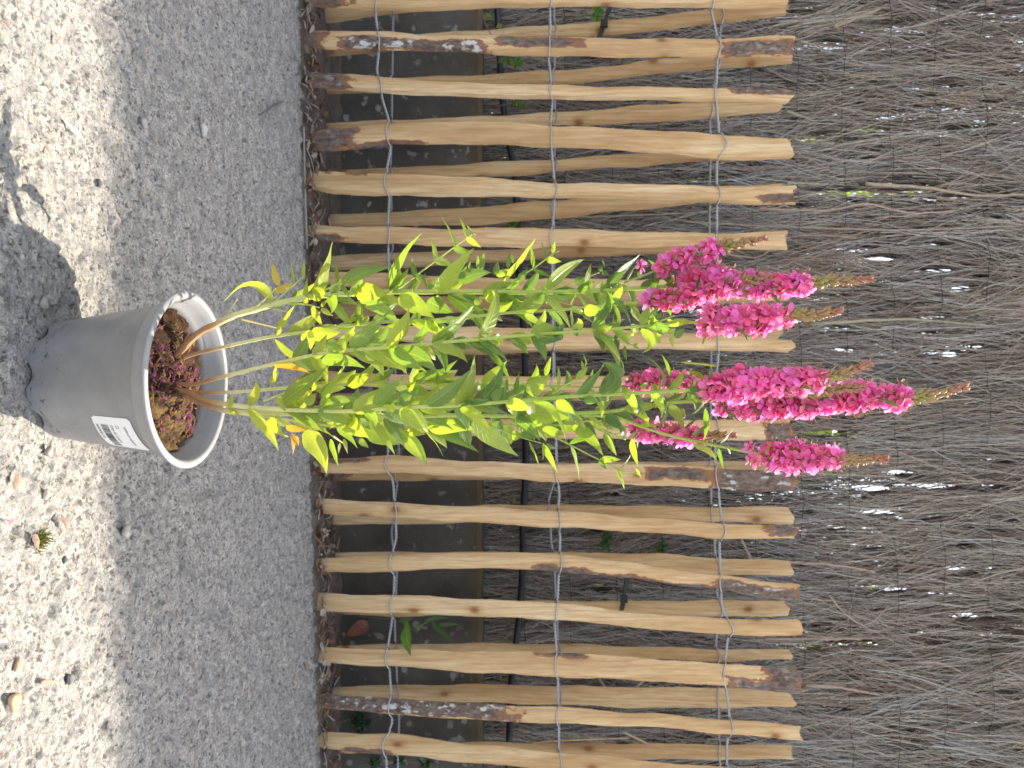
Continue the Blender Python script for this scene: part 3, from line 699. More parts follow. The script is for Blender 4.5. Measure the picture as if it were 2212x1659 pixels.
# ------------------------------------------------------------------ the flowering plant
STEMS = {
 'A': (.742, [('z',1190,690),('z',1380,500),('a',0,1160),('a',200,1060),('a',400,1000),('a',620,940),('a',940,870),('a',1200,840),('a',1800,810),('c',0,780),('c',800,780),('c',1350,785),('c',2000,765),('e',300,610),('e',680,590)], 13.5),
 'B': (.728, [('z',1165,735),('z',1300,660),('a',0,1400),('a',560,1275),('a',1000,1215),('a',1350,1160),('a',1700,1120),('c',130,1065),('c',600,1035),('c',1080,985),('c',1600,955),('e',0,750),('e',400,715)], 8.5),
 'C': (.662, [('z',1210,835),('z',1330,855),('b',0,300),('b',300,225),('b',640,140),('b',1050,50),('a',1400,1405),('c',0,1320),('c',330,1285),('c',800,1245),('c',1320,1200),('c',1700,1175),('e',0,945),('e',400,910),('e',880,875)], 9.5),
 'D': (.716, [('z',1250,890),('z',1440,910),('b',200,430),('b',400,415),('b',830,380),('b',1400,350),('d',0,330),('d',800,340),('d',1500,355),('d',1960,370)], 8),
 'E': (.655, [('z',1200,880),('z',1300,900),('z',1420,955),('b',150,555),('b',400,585),('b',700,605),('b',1100,620),('b',1500,620),('d',0,565),('d',530,545),('d',1200,495),('d',1700,455),('d',2200,430),('f',370,320),('f',620,305)], 11),
 'F': (.690, [('z',1270,915),('z',1420,985),('z',1600,1040),('b',600,645),('b',1300,670),('d',0,655),('d',600,640),('d',1150,650),('d',1750,620),('d',2100,605),('f',200,405),('f',400,385),('f',600,375)], 12),
 'G': (.712, [('z',1300,925),('z',1500,1010),('b',300,650),('b',800,715),('b',1200,770),('d',0,780),('d',1000,735),('d',1700,740),('f',0,500),('f',230,545)], 7),
}
loo = empty('loosestrife_plant', PC + Vector((0, 0, .104)), 'tall leafy plant with bright pink flower spikes growing in the grey pot', 'plant')
# fix a depth profile: every stem starts in the soil around the crown and spreads to its own depth
def stem_color(xi, r):
    if xi < 425: return (.36, .19, .085)
    if xi < 470: t = (xi - 425) / 45; return (.40 + .18 * t, .22 + .32 * t, .09 + .19 * t)
    if xi < 640: t = (xi - 470) / 170; return (.62 - .12 * t, .58 - .04 * t, .29 - .11 * t)
    t = min(1, (xi - 640) / 500); return (.50 - .17 * t, .54 - .11 * t, .18 - .10 * t)
S2 = {}; SOBJ = {}; samples = []
def px_path(pts): return [U(*p) if isinstance(p[0], str) else p for p in pts]
for key, (d1, pts, wpx) in STEMS.items():
    q = px_path(pts); w3 = []
    for (x, y) in q:
        t = max(0, min(1, (x - 365) / 420)); d = .690 + (d1 - .690) * t; w3.append(P(x, y, d))
    pp = smooth_path(w3, 90); xs = [1106 + F * ((p.z - CH) / p.y) for p in pp]
    cols = [stem_color(x, 0) for x in xs]
    rad = [wpx / 2 / F * .69 * (1.0 - .38 * i / 89) * (1 + .13 * (abs(((x / 52) % 1) - .5) > .44)) for i, x in enumerate(xs)]
    m = MB(); m.tube(pp, rad, 12, cols, shape=lambda th: 1 + .10 * math.cos(4 * th) + .05 * math.cos(8 * th + 1))
    o = adopt(loo, m.build('stem', M['stem'])); SOBJ[key] = o; S2[key] = list(zip(q, w3))
    for (a, b) in zip(pp, pp[1:]):
        samples.append((key, a))
SA = np.array([[1106 + F * ((p.z - CH) / p.y + math.tan(PITCH)) , 829.5 + F * p.x / p.y, p.y] for _, p in samples])
SK = [k for k, _ in samples]
def near_stem(x, y):
    dd = np.hypot(SA[:, 0] - x, SA[:, 1] - y); i = int(dd.argmin()); return SK[i], SA[i, 2], dd[i]
MBs = {k: MB() for k in STEMS}; SH = {k: [] for k in STEMS}
# side shoots
shoots = [[('a',1820,800),('c',0,735),('c',330,490),('c',540,335),('c',710,215)], [('c',1000,790),('c',1150,660),('c',1310,550),('c',1500,410),('c',1560,380)],
 [('c',1430,780),('c',1700,690),('c',1960,590)], [('c',410,770),('c',620,660),('c',830,570)], [('a',640,910),('a',830,740),('a',930,655)], [('a',390,1010),('a',540,880),('a',650,770)],
 [('a',1060,840),('a',1210,760),('a',1360,690)], [('c',500,810),('c',700,900),('c',880,970)], [('c',1380,790),('c',1560,870),('c',1730,930)], [('c',1030,820),('c',1190,870),('c',1300,880)],
 [('e',0,970),('e',140,1020),('e',270,1070)], [('e',0,925),('e',130,880),('e',190,860)], [('d',1060,480),('d',1160,430),('d',1220,400)], [('d',1500,430),('d',1600,360),('d',1740,280),('d',1830,180)],
 [('d',700,690),('d',930,760),('d',1100,830),('d',1400,920)], [('d',1200,700),('d',1550,870),('d',1950,1075),('d',2212,1200),('f',170,790),('f',235,812)], [('b',650,670),('b',760,790)],
 [('b',600,720),('b',700,850),('b',770,885)], [('b',1230,880),('b',1330,950)], [('a',620,985),('a',780,1020)], [('a',290,1090),('a',500,1140),('a',680,1185)], [('a',130,1080),('a',255,880)],
 [('a',780,930),('a',960,940),('a',1090,970)], [('b',520,525),('b',700,450),('b',850,390)], [('e',200,570),('e',260,470),('e',300,420)], [('d',1750,700),('d',2000,790),('d',2212,880),('f',60,560)],
 [('f',0,545),('f',80,570),('f',220,560)], [('e',380,930),('e',520,980)], [('e',440,890),('e',600,830)]]
IBR = [('d',1780,640),('d',2080,650),('f',60,455),('f',350,560),('f',600,620),('f',800,660),('f',980,695)]
extra_samples = []
def add_shoot(pts, w0, w1, dj=None):
    q = px_path(pts); k, d, _ = near_stem(*q[0]); dj = random.uniform(-.03, .03) if dj is None else dj
    w3 = [P(x, y, d + dj * i / (len(q) - 1)) for i, (x, y) in enumerate(q)]
    pp = smooth_path(w3, 26); c = stem_color(q[0][0] + 120, 0)
    if q[0][0] < 530: c = (.42, .24, .09) if q[0][1] > 690 else (.5, .42, .16)
    sm = MB(); sm.tube(pp, [(w0 + (w1 - w0) * i / 25) / 2 / F * .69 for i in range(26)], 7, [c] * 26); SH[k].append(sm)
    for p in pp: extra_samples.append((k, p))
    return k, pp
for s in shoots: add_shoot(s, 5.2, 2.6)
kI, ppI = add_shoot(IBR, 7.5, 6, 0.0)
samples += extra_samples
SA = np.array([[1106 + F * ((p.z - CH) / p.y + math.tan(PITCH)), 829.5 + F * p.x / p.y, p.y] for _, p in samples]); SK = [k for k, _ in samples]

LV = '''a 605 935 120 905 75 l 430 560
a 670 745 610 508 50 y
a 640 810 830 715 66 y
a 835 720 805 460 55 l
a 930 655 935 485 42 l
a 1030 850 1225 300 84 l 1140 640
a 1290 700 1230 420 60 g
a 1340 740 1835 555 135 g 1500 590
a 1820 780 2145 195 130 g 1860 500
a 2075 640 2035 460 45 g
a 1470 820 1795 820 210 l
a 955 945 965 660 78 l
a 1010 960 1135 1180 70 l 1060 1050
a 1040 980 1030 1225 40 l
a 1210 820 1410 935 80 g
a 1110 960 1175 890 40 l
a 1110 980 1235 1060 55 l
a 950 1180 1010 1060 70 l
a 1180 900 1490 1270 90 g 1330 1050
a 1545 930 1920 1190 115 g 1780 950
a 1410 1370 1810 1010 110 g 1550 1230
a 1000 1240 1320 1220 135 l
a 1050 1490 1165 1240 115 l
a 655 1245 840 945 90 l 760 1080
a 640 1295 1040 1600 72 l
a 1440 1420 1920 1605 150 l 1720 1460
a 1120 1510 1560 1590 120 g 1330 1470
a 1170 1320 1400 1390 95 g
a 1390 1240 1500 1270 85 l
a 1900 860 2169 1050 145 l
a 1790 1380 2005 990 120 l 1930 1200
a 1730 1180 2000 1330 62 g
a 1810 1390 2180 1620 130 g
a 1390 1120 1560 980 60 l
a 2050 1100 1760 1170 90 l
a 1310 740 1410 880 42 g
a 640 1560 1030 1650 72 o 820 1590
b 370 570 440 310 92 l 480 430
b 165 590 205 445 52 l
b 170 595 285 680 48 l
b 365 610 670 1025 112 l 590 760
b 700 570 830 560 92 l
b 600 360 670 200 50 l
b 650 170 620 360 40 l
b 720 530 1170 170 150 g 900 400
b 1110 590 1385 95 115 g 1260 370
b 790 640 1240 895 122 g 1000 680
b 930 840 1165 1265 205 l 1140 980
b 570 700 740 890 112 l
b 600 690 840 790 100 l
b 750 790 970 820 60 o
b 820 850 820 1075 35 o
b 850 880 880 985 42 o
b 1210 910 1285 1195 66 g
b 1300 950 1285 1060 25 l
b 1340 910 1380 1060 35 l
b 1270 800 1480 1005 82 g 1390 830
b 1080 610 1350 750 92 g
b 1130 570 1500 490 112 g 1300 500
b 1460 640 1720 390 150 l
b 1370 360 1690 65 72 l 1560 330
b 1380 350 1630 240 130 l
b 1650 560 1950 275 112 g
b 1460 650 1640 730 72 g
b 1600 740 1865 1070 92 l 1750 860
b 1330 680 1600 900 180 l
b 1560 800 1960 960 180 g 1750 900
b 1750 700 1970 1000 82 g 1860 820
b 1920 600 2160 850 112 l
b 2000 450 2140 35 72 l
b 1700 350 1910 480 112 l
b 1710 300 1890 160 62 g
b 1920 560 2110 400 122 g
b 1940 870 2169 1150 100 l
b 1500 910 1595 1000 62 g
b 1120 480 1250 300 100 g
b 960 560 1050 440 92 l
b 660 500 760 560 80 l
b 840 350 930 270 62 y
c 340 480 540 545 86 l 430 470
c 335 475 290 225 45 l 355 340
c 150 640 115 450 50 g
c 155 640 285 635 58 g
c 125 780 140 650 20 l
c 535 330 410 50 35 l 500 190
c 525 350 720 425 68 g
c 645 240 575 40 30 l 630 120
c 710 215 650 115 30 l
c 655 250 800 345 56 l
c 710 215 755 220 20 l
c 370 790 730 350 130 l 500 560
c 270 745 245 590 25 g
c 690 600 690 430 22 g
c 800 560 825 390 58 g
c 770 555 765 415 42 g
c 940 610 965 475 62 g
c 570 680 900 590 130 g 740 580
c 600 660 660 520 62 g
c 1060 545 1075 390 42 g
c 1110 500 1100 400 26 l
c 950 620 1140 550 72 l
c 1030 680 1330 255 64 l 1200 490
c 1310 540 1275 310 32 g 1320 440
c 1310 550 1490 640 30 g
c 1170 670 1255 550 72 g
c 1435 445 1385 270 25 g
c 1500 400 1525 280 42 l
c 1440 460 1590 480 62 l
c 1440 740 1820 455 112 l 1600 540
c 820 810 1175 690 175 l 1000 760
c 470 815 830 1170 110 g 720 940
c 360 820 450 940 52 l
c 270 870 530 985 150 g
c 10 820 340 1040 180 l
c 110 1080 515 1250 92 l 320 1080
c 180 1065 485 1075 62 g
c 310 1270 725 915 92 g 540 1130
c 325 1300 665 1475 112 l 550 1310
c 0 1240 90 930 70 l
c 770 1230 950 730 82 l 960 1010
c 780 1260 1070 1475 72 g 930 1310
c 970 840 1315 1150 112 g 1180 900
c 1130 850 1210 980 62 l
c 920 1080 985 900 25 g
c 730 900 830 830 62 l
c 740 930 830 1060 112 g
c 950 1010 1005 1070 46 g
c 1230 1000 1420 1120 62 l
c 1230 960 1420 880 112 l
c 1290 850 1310 1040 30 l
c 1350 800 1680 1150 92 l 1570 880
c 1320 1180 1645 1180 152 l
c 1340 1260 1600 1250 62 g
c 1510 810 1800 780 142 g
c 1720 690 1835 640 82 g
c 1820 740 1880 500 46 l
c 1970 780 2212 740 122 l
c 2040 720 2212 560 100 g
c 1890 1140 2075 780 82 g 2080 950
c 1810 960 2010 960 112 l
c 1790 980 1890 1080 52 g
c 1820 800 2000 950 62 l 1920 830
c 1910 1180 2170 1470 82 l 2070 1260
c 1690 1110 1680 920 25 l
c 1680 910 1750 750 20 g
c 1980 840 2212 990 82 g
c 1990 590 2050 600 52 g
c 1960 580 1990 530 50 g
c 2010 540 1985 460 22 g
c 2125 1080 2110 940 26 g
c 2110 1240 2190 1160 36 g
c 2110 1250 2145 1360 46 g
c 2050 1110 2090 1080 50 g
d 0 30 370 235 150 g 220 20
d 100 420 215 35 62 l 180 240
d 130 300 450 190 92 g
d 360 310 565 100 72 g 420 220
d 350 340 600 290 100 l
d 270 540 700 190 112 g 480 420
d 540 540 735 50 82 l 690 370
d 150 610 530 790 82 g 330 630
d 250 730 745 790 210 l 500 680
d 20 590 235 800 122 l
d 220 740 775 1005 112 g 480 800
d 0 800 270 1135 112 g 190 900
d 250 800 425 1045 32 l 360 890
d 70 800 250 830 72 l
d 810 320 1060 100 92 l
d 820 480 1015 130 112 g 970 340
d 880 0 1105 355 64 g 1040 130
d 790 360 950 450 92 l
d 910 490 1025 360 82 g
d 600 560 1085 650 112 g 880 510
d 640 500 900 490 52 g
d 600 570 920 890 92 l 800 660
d 1160 640 1730 670 185 l 1450 600
d 720 700 1165 1045 165 l 900 870
d 970 700 1100 930 92 l
d 1140 680 1380 900 112 g 1290 720
d 1100 840 1200 850 92 l
d 1180 820 1350 860 62 g
d 1270 900 1370 1165 32 l 1350 1000
d 1410 930 1550 1215 62 l 1480 1040
d 1410 920 1405 1080 30 l
d 1420 940 1530 970 52 g
d 1260 430 1480 240 132 l
d 1250 350 1390 250 92 l
d 1430 250 1485 65 52 l
d 1140 440 1175 215 42 g
d 1030 490 1055 260 30 g
d 1550 380 1555 150 26 l
d 1320 500 1640 920 82 l 1560 590
d 1540 500 1730 640 92 l
d 1740 430 2005 140 82 g 1880 310
d 1960 410 1970 105 112 g 2280 310
d 1810 490 1970 510 72 g
d 1760 690 1940 565 42 g 1880 650
d 1860 660 2020 800 62 l
d 1700 740 2005 1050 112 l 1880 830
d 1600 720 1800 800 112 l
d 1400 790 1640 830 92 l
d 1780 730 1940 870 122 g
d 1670 920 1950 860 42 g
d 1680 950 1765 1280 42 l 1740 1080
d 1970 1080 2175 1080 62 l
d 1960 1090 2030 1170 52 g
d 2140 1170 2205 1370 36 l
d 2010 820 2130 1040 62 l
d 2030 640 2212 800 100 g
d 2030 780 2180 650 30 g
d 1740 290 1850 160 62 l
d 1800 200 1785 95 25 l
d 1820 170 1780 25 20 l 1840 90
d 2080 0 2195 250 52 l
d 900 740 1000 670 52 g
e 70 580 325 340 72 g 190 430
e 5 620 280 620 102 l
e 460 560 385 380 46 g 490 440
e 330 600 440 530 52 g
e 310 520 330 460 42 l
e 0 980 165 1205 62 l 120 1080
e 0 870 60 620 52 g 110 760
e 100 690 250 905 62 g 200 750
e 330 900 400 740 72 l
e 390 860 480 750 42 g
e 430 630 480 720 62 g
e 550 620 670 650 52 l
e 580 710 680 810 52 l 680 730
e 600 580 600 450 22 g
e 330 940 340 1130 66 l 490 1050
e 460 970 480 1065 46 l
e 490 980 450 900 30 g
e 570 990 590 1090 32 l
e 600 1000 685 930 52 g
e 850 920 820 1070 42 l
e 550 970 610 935 42 l
e 120 1010 180 940 30 g
e 210 1040 265 950 30 g
e 130 1020 150 1110 42 g
e 200 1070 215 1200 20 g
e 130 870 120 770 20 g
e 260 760 330 890 62 l
e 450 860 500 800 42 g
e 270 1070 320 1100 26 l
e 270 1070 310 1050 24 l
f 60 40 145 215 26 g 130 110
f 130 235 10 145 42 g 110 160
f 375 300 250 108 27 g 375 160
f 415 230 362 100 15 g 415 160
f 600 250 495 198 27 l 590 200
f 530 310 630 300 32 g
f 150 420 355 395 62 l
f 395 410 495 570 58 l 480 440
f 350 515 380 340 24 g 410 430
f 610 340 525 460 22 l 610 420
f 620 420 610 610 16 g 655 520
f 30 470 155 550 46 g
f 545 575 635 515 25 g
f 550 625 690 730 30 l 650 650
f 710 625 805 515 24 g
f 700 655 728 780 15 g
f 240 515 370 520 27 l
f 190 600 225 760 30 l
f 30 565 100 695 30 l
f 0 720 125 720 26 l
f 120 775 185 685 15 g
f 105 780 145 895 19 l
f 235 812 210 770 16 l
f 235 812 245 830 14 y
f 890 690 970 765 27 l
f 970 700 1005 620 27 l
f 985 770 1020 720 27 l
f 720 400 770 475 16 g
f 240 300 290 260 27 l
f 755 640 770 690 16 l
f 160 600 235 545 20 l
f 480 420 505 470 24 l
e 560 560 480 500 30 g
e 930 960 860 800 20 g'''
lr = random.Random(11)
def leafcol(kind, xi):
    t = max(0, min(1, (xi - 560) / 600)); j = lr.uniform(.85, 1.15)
    if kind == 'l': a, b = (.42, .46, .09), (.30, .39, .07)
    elif kind == 'g': a, b = (.24, .32, .07), (.13, .225, .06)
    elif kind == 'y': a, b = (.60, .42, .07), (.5, .42, .08)
    else: a, b = (.62, .32, .06), (.62, .32, .06)
    return tuple((x + (y - x) * t) * j for x, y in zip(a, b))
nodeleaf = []
for line in LV.strip().split('\n'):
    q = line.split(); k = q[0]; n_ = [float(v) for v in q[1:6]]; kind = q[6]
    b = U(k, n_[0], n_[1]); t = U(k, n_[2], n_[3]); sc = REG[k][2]; wpx = n_[4] / sc
    mid = U(k, float(q[7]), float(q[8])) if len(q) > 7 else ((b[0] + t[0]) / 2 + lr.uniform(-.06, .06) * (t[1] - b[1]), (b[1] + t[1]) / 2 + lr.uniform(-.06, .06) * (t[0] - b[0]))
    key, dep, dist = near_stem(*b)
    if dist > 22: dep = dep + lr.uniform(-.02, .02)
    L2 = math.hypot(t[0] - b[0], t[1] - b[1]) / F * .69; wpx *= 1.12; real = max(wpx / F * .69, L2 * .32)
    asp = wpx / F * .69 / real; roll = math.acos(max(.2, min(1, asp))) * lr.choice((-1, 1))
    off = lr.uniform(-.45, .45) * L2 * (1.3 if kind == 'l' else 1)
    p0 = P(b[0], b[1], dep - .003); p1 = P(mid[0], mid[1], dep + off * .6 - .004); p2 = P(t[0], t[1], dep + off)
    p0, p1, p2 = [Vector(v) for v in (p0, p1, p2)]
    leaf3(MBs[key], p0, p1, p2, real, roll, leafcol(kind, b[0]), fold=lr.uniform(.1, .35), wavy=.025, tb=lr.uniform(-.5, .5))
# leaves of the far and near side of each stem, which the picture shows end on or half hidden
for key, (d1, pts, wpx) in STEMS.items():
    xs = [s for s in S2[key]]; x = 600 + lr.uniform(0, 40); k = 0
    end = {'A': 1440, 'B': 1430, 'C': 1480, 'D': 1370, 'E': 1520, 'F': 1520, 'G': 1380}[key]
    while x < end:
        q = [s[0] for s in xs]; y = np.interp(x, [a[0] for a in q], [a[1] for a in q]); key2, dep, _ = near_stem(x, y)
        for s in (1, 1, -1) if key in 'ACE' else (1, -1):
            if s < 0 and lr.random() < .75: continue
            L = lr.uniform(.022, .038) * (1 if x < 1150 else .75); base = P(x, y, dep)
            tip = base + Vector((lr.uniform(-.028, .028), s * L * lr.uniform(.4, .9), L * lr.uniform(.1, .9))); md = (base + tip) / 2 + Vector((0, 0, .006))
            leaf3(MBs[key], base, md, tip, L * .37, lr.uniform(-.6, .6), leafcol(lr.choice('llgg'), x), .25, wavy=.02)
        x += lr.uniform(32, 48); k += 1

# ------------------------------------------------------------------ flower spikes
fr_ = random.Random(5)
def blossom(m, c, n, size, hue, cal):
    n = n.normalized(); a = n.orthogonal().normalized(); b = n.cross(a); ph = fr_.uniform(0, 1)
    a0 = c - n * size * .75
    cal.tube([a0, a0 + n * size * .35, c - n * size * .1], [.0008, .0016, .0017], 6, [(.16, .20, .05), (.26, .20, .08), (.32, .08, .10)], cap=False)
    for k in range(6):
        th = 2 * PI * (k + ph) / 6 + fr_.uniform(-.15, .15); o = a * math.cos(th) + b * math.sin(th)
        L = size * fr_.uniform(.8, 1.15); cup = fr_.uniform(.0, .55); p0 = c + o * .001; p2 = c + o * L * .92 + n * L * (cup - .25); p1 = c + o * L * .5 + n * L * cup * .7
        h = hue * fr_.uniform(.8, 1.15); bl = fr_.uniform(.8, 1.35) * (1.5 if hue > 1.02 else 1); col = (min(.96, .96 * h), .13 * h, .38 * h * bl); tip = (min(.97, .98 * h), .33 * h, .62 * h * bl ** .5)
        leaf3(m, p0, p1, p2, L * fr_.uniform(.44, .60), fr_.uniform(-.5, .5), col, fr_.uniform(-.2, .35), view=n, nu=3, wp=[.25, .42, .75, .98, .92, .45], wavy=.09, coltip=tip)
    for k in range(5):
        th = fr_.uniform(0, 6.28); o = a * math.cos(th) + b * math.sin(th)
        cal.tube([c, c + n * size * .5 + o * .002, c + n * size * fr_.uniform(.7, .95) + o * .0035], .00022, 3, [(.6, .08, .25), (.6, .10, .28), (.70, .5, .2)], cap=False)
def bud(m, c, d, s, red):
    d = d.normalized(); g = (.25, .27, .07); rd = (.40, .15, .12); cl = tuple(x + (y - x) * red for x, y in zip(g, rd))
    m.tube([c, c + d * s * .5, c + d * s * .85, c + d * s], [s * .16, s * .26, s * .20, s * .03], 5, [g, cl, cl, tuple(x * .8 for x in rd)], cap=False)
def spike(pts, dep, b0, b1, rpx, label, dense=1.0, tipw=6, taper=.75):
    q = px_path(pts); w3 = [P(x, y, dep) for x, y in q]; pp = smooth_path(w3, 80)
    X = [1106 + F * ((p.z - CH) / p.y + math.tan(PITCH)) for p in pp]; x0 = X[0]; x1 = X[-1]
    e = empty('flower_spike', pp[0], None, None); del_keys = [k for k in e.keys() if k in ('label', 'category')]
    adopt(loo, e); e.matrix_parent_inverse = Matrix.Translation(loo.location).inverted(); e['label'] = label
    ax = MB(); fl = MB(); bu = MB()
    cols = []
    for x in X:
        t = max(0, min(1, (x - b1) / max(1, x1 - b1))); cols.append((.25 + .2 * t, .30 - .12 * t, .085))
    ax.tube(pp, [(5.5 - 3.2 * i / 79) / 2 / F * dep for i in range(80)], 8, cols)
    def at(x):
        i = int(np.argmin(np.abs(np.array(X) - x))); i = max(0, min(78, i)); return pp[i], (pp[i + 1] - pp[i]).normalized()
    x = b0; ph = 0
    while x < b1:
        c, t = at(x); a = t.cross(Vector((0, 1, 0))).normalized(); b = a.cross(t)
        u = (x - b0) / max(1, b1 - b0); R_ = 1.12 * rpx / F * dep * fr_.uniform(.85, 1.12) * (1 - (1 - taper) * u) * (.75 + .25 * min(1, u * 5))
        nf = max(3, int(round(5.6 * dense + fr_.uniform(-1, 1)))); ph += .9
        for k in range(nf):
            th = ph + 2 * PI * k / nf + fr_.uniform(-.35, .35); o = a * math.cos(th) + b * math.sin(th)
            n = (o + t * fr_.uniform(.05, .9)).normalized(); s = fr_.uniform(.0095, .0140)
            ctr = c + o * max(.003, R_ - s * .75) * fr_.uniform(.7, 1.2) + t * fr_.uniform(-.002, .004)
            blossom(fl, ctr, n, s, fr_.uniform(.86, 1.1), bu)
            for _ in range(2): bud(bu, c + o * .002, (o + t * fr_.uniform(.2, 1.2) + a * fr_.uniform(-.4, .4)), fr_.uniform(.006, .009), fr_.uniform(0, .6))
        if fr_.random() < .55:
            th = fr_.uniform(0, 6.28); o = a * math.cos(th) + b * math.sin(th)
            leaf3(bu, c, c + o * .010 + t * .004, c + o * .020 + t * fr_.uniform(.004, .014), .005, fr_.uniform(-1, 1), (.13, .22, .05), .25)
        x += 17.5 / dense ** .5
    x = b1 - 4
    while x < x1:
        c, t = at(x); a = t.cross(Vector((0, 1, 0))).normalized(); b = a.cross(t); u = (x - b1) / max(1, x1 - b1)
        for k in range(6):
            th = fr_.uniform(0, 6.28); o = a * math.cos(th) + b * math.sin(th); s = (.0072 - .0036 * u) * fr_.uniform(.7, 1.35)
            bud(bu, c + o * .0012, o * fr_.uniform(.5, 1) * (1 - .4 * u) + t * fr_.uniform(.5, 1.1), s, max(0, min(1, u * 1.1 + fr_.uniform(-.3, .35))))
            if fr_.random() < .35: leaf3(bu, c, c + o * s * .8 + t * s * .3, c + o * s * 1.2 + t * s * 1.1, s * .25, 0, (.38, .27, .12), .2, nu=2, wp=[.5, 1, .8, .1])
        x += 5.2
    for mb, nm, mt in ((ax, 'spike_stalk', M['stem']), (fl, 'blossoms', M['petal']), (bu, 'buds', M['stem'])):
        if len(mb.v):
            o = mb.build(nm, mt); o.parent = e; o.matrix_parent_inverse = (Matrix.Translation(loo.location) @ Matrix.Translation(loo.location).inverted() @ Matrix.Translation(pp[0])).inverted()
    return e
spike([('e',560,600),(1527,606),(1600,615),(1690,618),(1760,612),(1825,606),(1887,604)], .742, 1470, 1750, 40, 'tall pink spike of the leftmost stem', 1.0)
spike([('e',210,560),('e',420,480),('e',600,390),('e',800,330),('e',1000,270),('e',1340,205)], .730, 1430, 1562, 29, 'short pink side spike leaning furthest left', .85)
spike([('e',300,725),('e',400,715),(1500,640),(1590,612),(1666,600)], .728, 1405, 1590, 32, 'pink spike half hidden behind the left pair', .9)
spike([('e',880,875),(1600,692),(1704,682),(1760,680),(1817,671)], .662, 1490, 1700, 43, 'broad pink spike on the second front stem', 1.0)
spike([('d',1960,370),(1350,834),(1420,820),(1500,828),(1530,824)], .716, 1362, 1490, 25, 'small pink spike behind the middle stems', .8)
spike([('f',620,305),(1600,832),(1700,825),(1783,817),(1840,800),(1882,784)], .655, 1525, 1765, 42, 'thick pink spike beside the tallest one', 1.1)
spike([(1700,842),(1760,846),(1810,842),(1867,834)], .672, 1702, 1722, 12, 'thin budding spike between the two middle spikes', .7)
spike([('f',600,375),(1620,872),(1760,868),(1870,856),(1955,860),(2020,852),(2093,833)], .690, 1560, 1950, 40, 'tallest pink spike ending in a long red brown bud tip', 1.1)
spike([('f',200,540),('f',230,545),(1450,937),(1520,942),(1585,940)], .712, 1375, 1512, 30, 'small pink spike low on the right', .8)
spike([('f',980,695),(1720,988),(1800,990),(1860,994),(1915,992)], ppI[-1].y, 1650, 1795, 40, 'round pink spike furthest right on an arching side shoot', 1.0)
for (k, x, y) in (('e', 325, 430), ('f', 885, 715), ('f', 915, 735), ('f', 885, 645)):
    fl = MB(); bu = MB(); p = P(*U(k, x, y), .67); blossom(fl, p, Vector((random.uniform(-.4, .4), -.8, .5)), .0085, 1, bu)
    fo = adopt(loo, fl.build('blossom', M['petal'])); co_ = bu.build('calyx', M['stem']); co_.parent = fo; co_.matrix_parent_inverse = (Matrix.Translation(loo.location) @ fo.matrix_parent_inverse).inverted()
for k in STEMS:
    for mb, nm, mt in [(MBs[k], 'leaves', M['leaf'])] + [(q_, 'side_shoot', M['stem']) for q_ in SH[k]]:
        if len(mb.v):
            o = mb.build(nm, mt); o.parent = SOBJ[k]; o.matrix_parent_inverse = Matrix.Identity(4) if False else (Matrix.Translation(loo.location) @ SOBJ[k].matrix_parent_inverse).inverted()

# ------------------------------------------------------------------ fallen petals, dry leaves and stems on the potting soil
m = MB(); r = random.Random(21)
for k in range(620):
    a = r.uniform(0, 2 * PI); rr = .069 * math.sqrt(r.random()); x = rr * math.cos(a); y = rr * math.sin(a)
    dn = float(fbm(np.array([x * 45 + 3.]), np.array([y * 45 + 7.]), 3, 2)[0]); 
    if dn < .40 and r.random() < .8: continue
    nz = float(fbm(np.array([x * 70 + 9.]), np.array([y * 70 + 5.]), 5, 4)[0]) - .45
    n2 = float(fbm(np.array([x * 260 + 9.]), np.array([y * 260 + 5.]), 15, 3)[0]) - .45
    z = .0975 + .008 * (1 - (rr / .0715) ** 2) + .018 * nz + .010 * n2 + (.008 if x > .01 and y < .02 else 0) * (1 - rr / .08) + r.uniform(.0008, .004)
    c = PC + Vector((x, y, z)); dv = Vector((r.uniform(-1, 1), r.uniform(-1, 1), r.uniform(-.5, .6))).normalized()
    L = r.uniform(.003, .008); t = r.random()
    col = (.19, .05, .17) if t < .35 else (.36, .08, .20) if t < .55 else (.26, .15, .075)
    leaf3(m, c - dv * L * .5, c + Vector((0, 0, .002)), c + dv * L * .5, L * .55, r.uniform(-1, 1), col, .3, view=Vector((0, .3, 1)), nu=2, wp=[.3, .8, 1, .7, .2], wavy=.08)
for k in range(60):
    a = r.uniform(0, 2 * PI); rr = .06 * math.sqrt(r.random()); c = PC + Vector((rr * math.cos(a), rr * math.sin(a), .112 - rr * .1)); dv = Vector((r.uniform(-1, 1), r.uniform(-1, 1), r.uniform(-.2, .5))) * .012
    m.tube([c, c + dv * .5 + Vector((0, 0, .002)), c + dv], r.uniform(.0003, .0008), 4, [(.34, .2, .1)] * 3)
tag(m.build('fallen_petals', M['petal']), 'faded purple and pink petals and dry scraps lying on the soil in the pot', 'petals', kind='stuff')
m = MB(); c = P(*U('z', 1270, 490), .688 + .04); leaf3(m, c + Vector((-.006, .0, -.002)), c + Vector((0, 0, .002)), c + Vector((.006, -.002, .002)), .007, .3, (.5, .42, .10), .2, view=Vector((0, .8, -.6)))
tag(m.build('fallen_leaf', M['leaf']), 'small yellow fallen leaf on the soil in the pot', 'leaf')

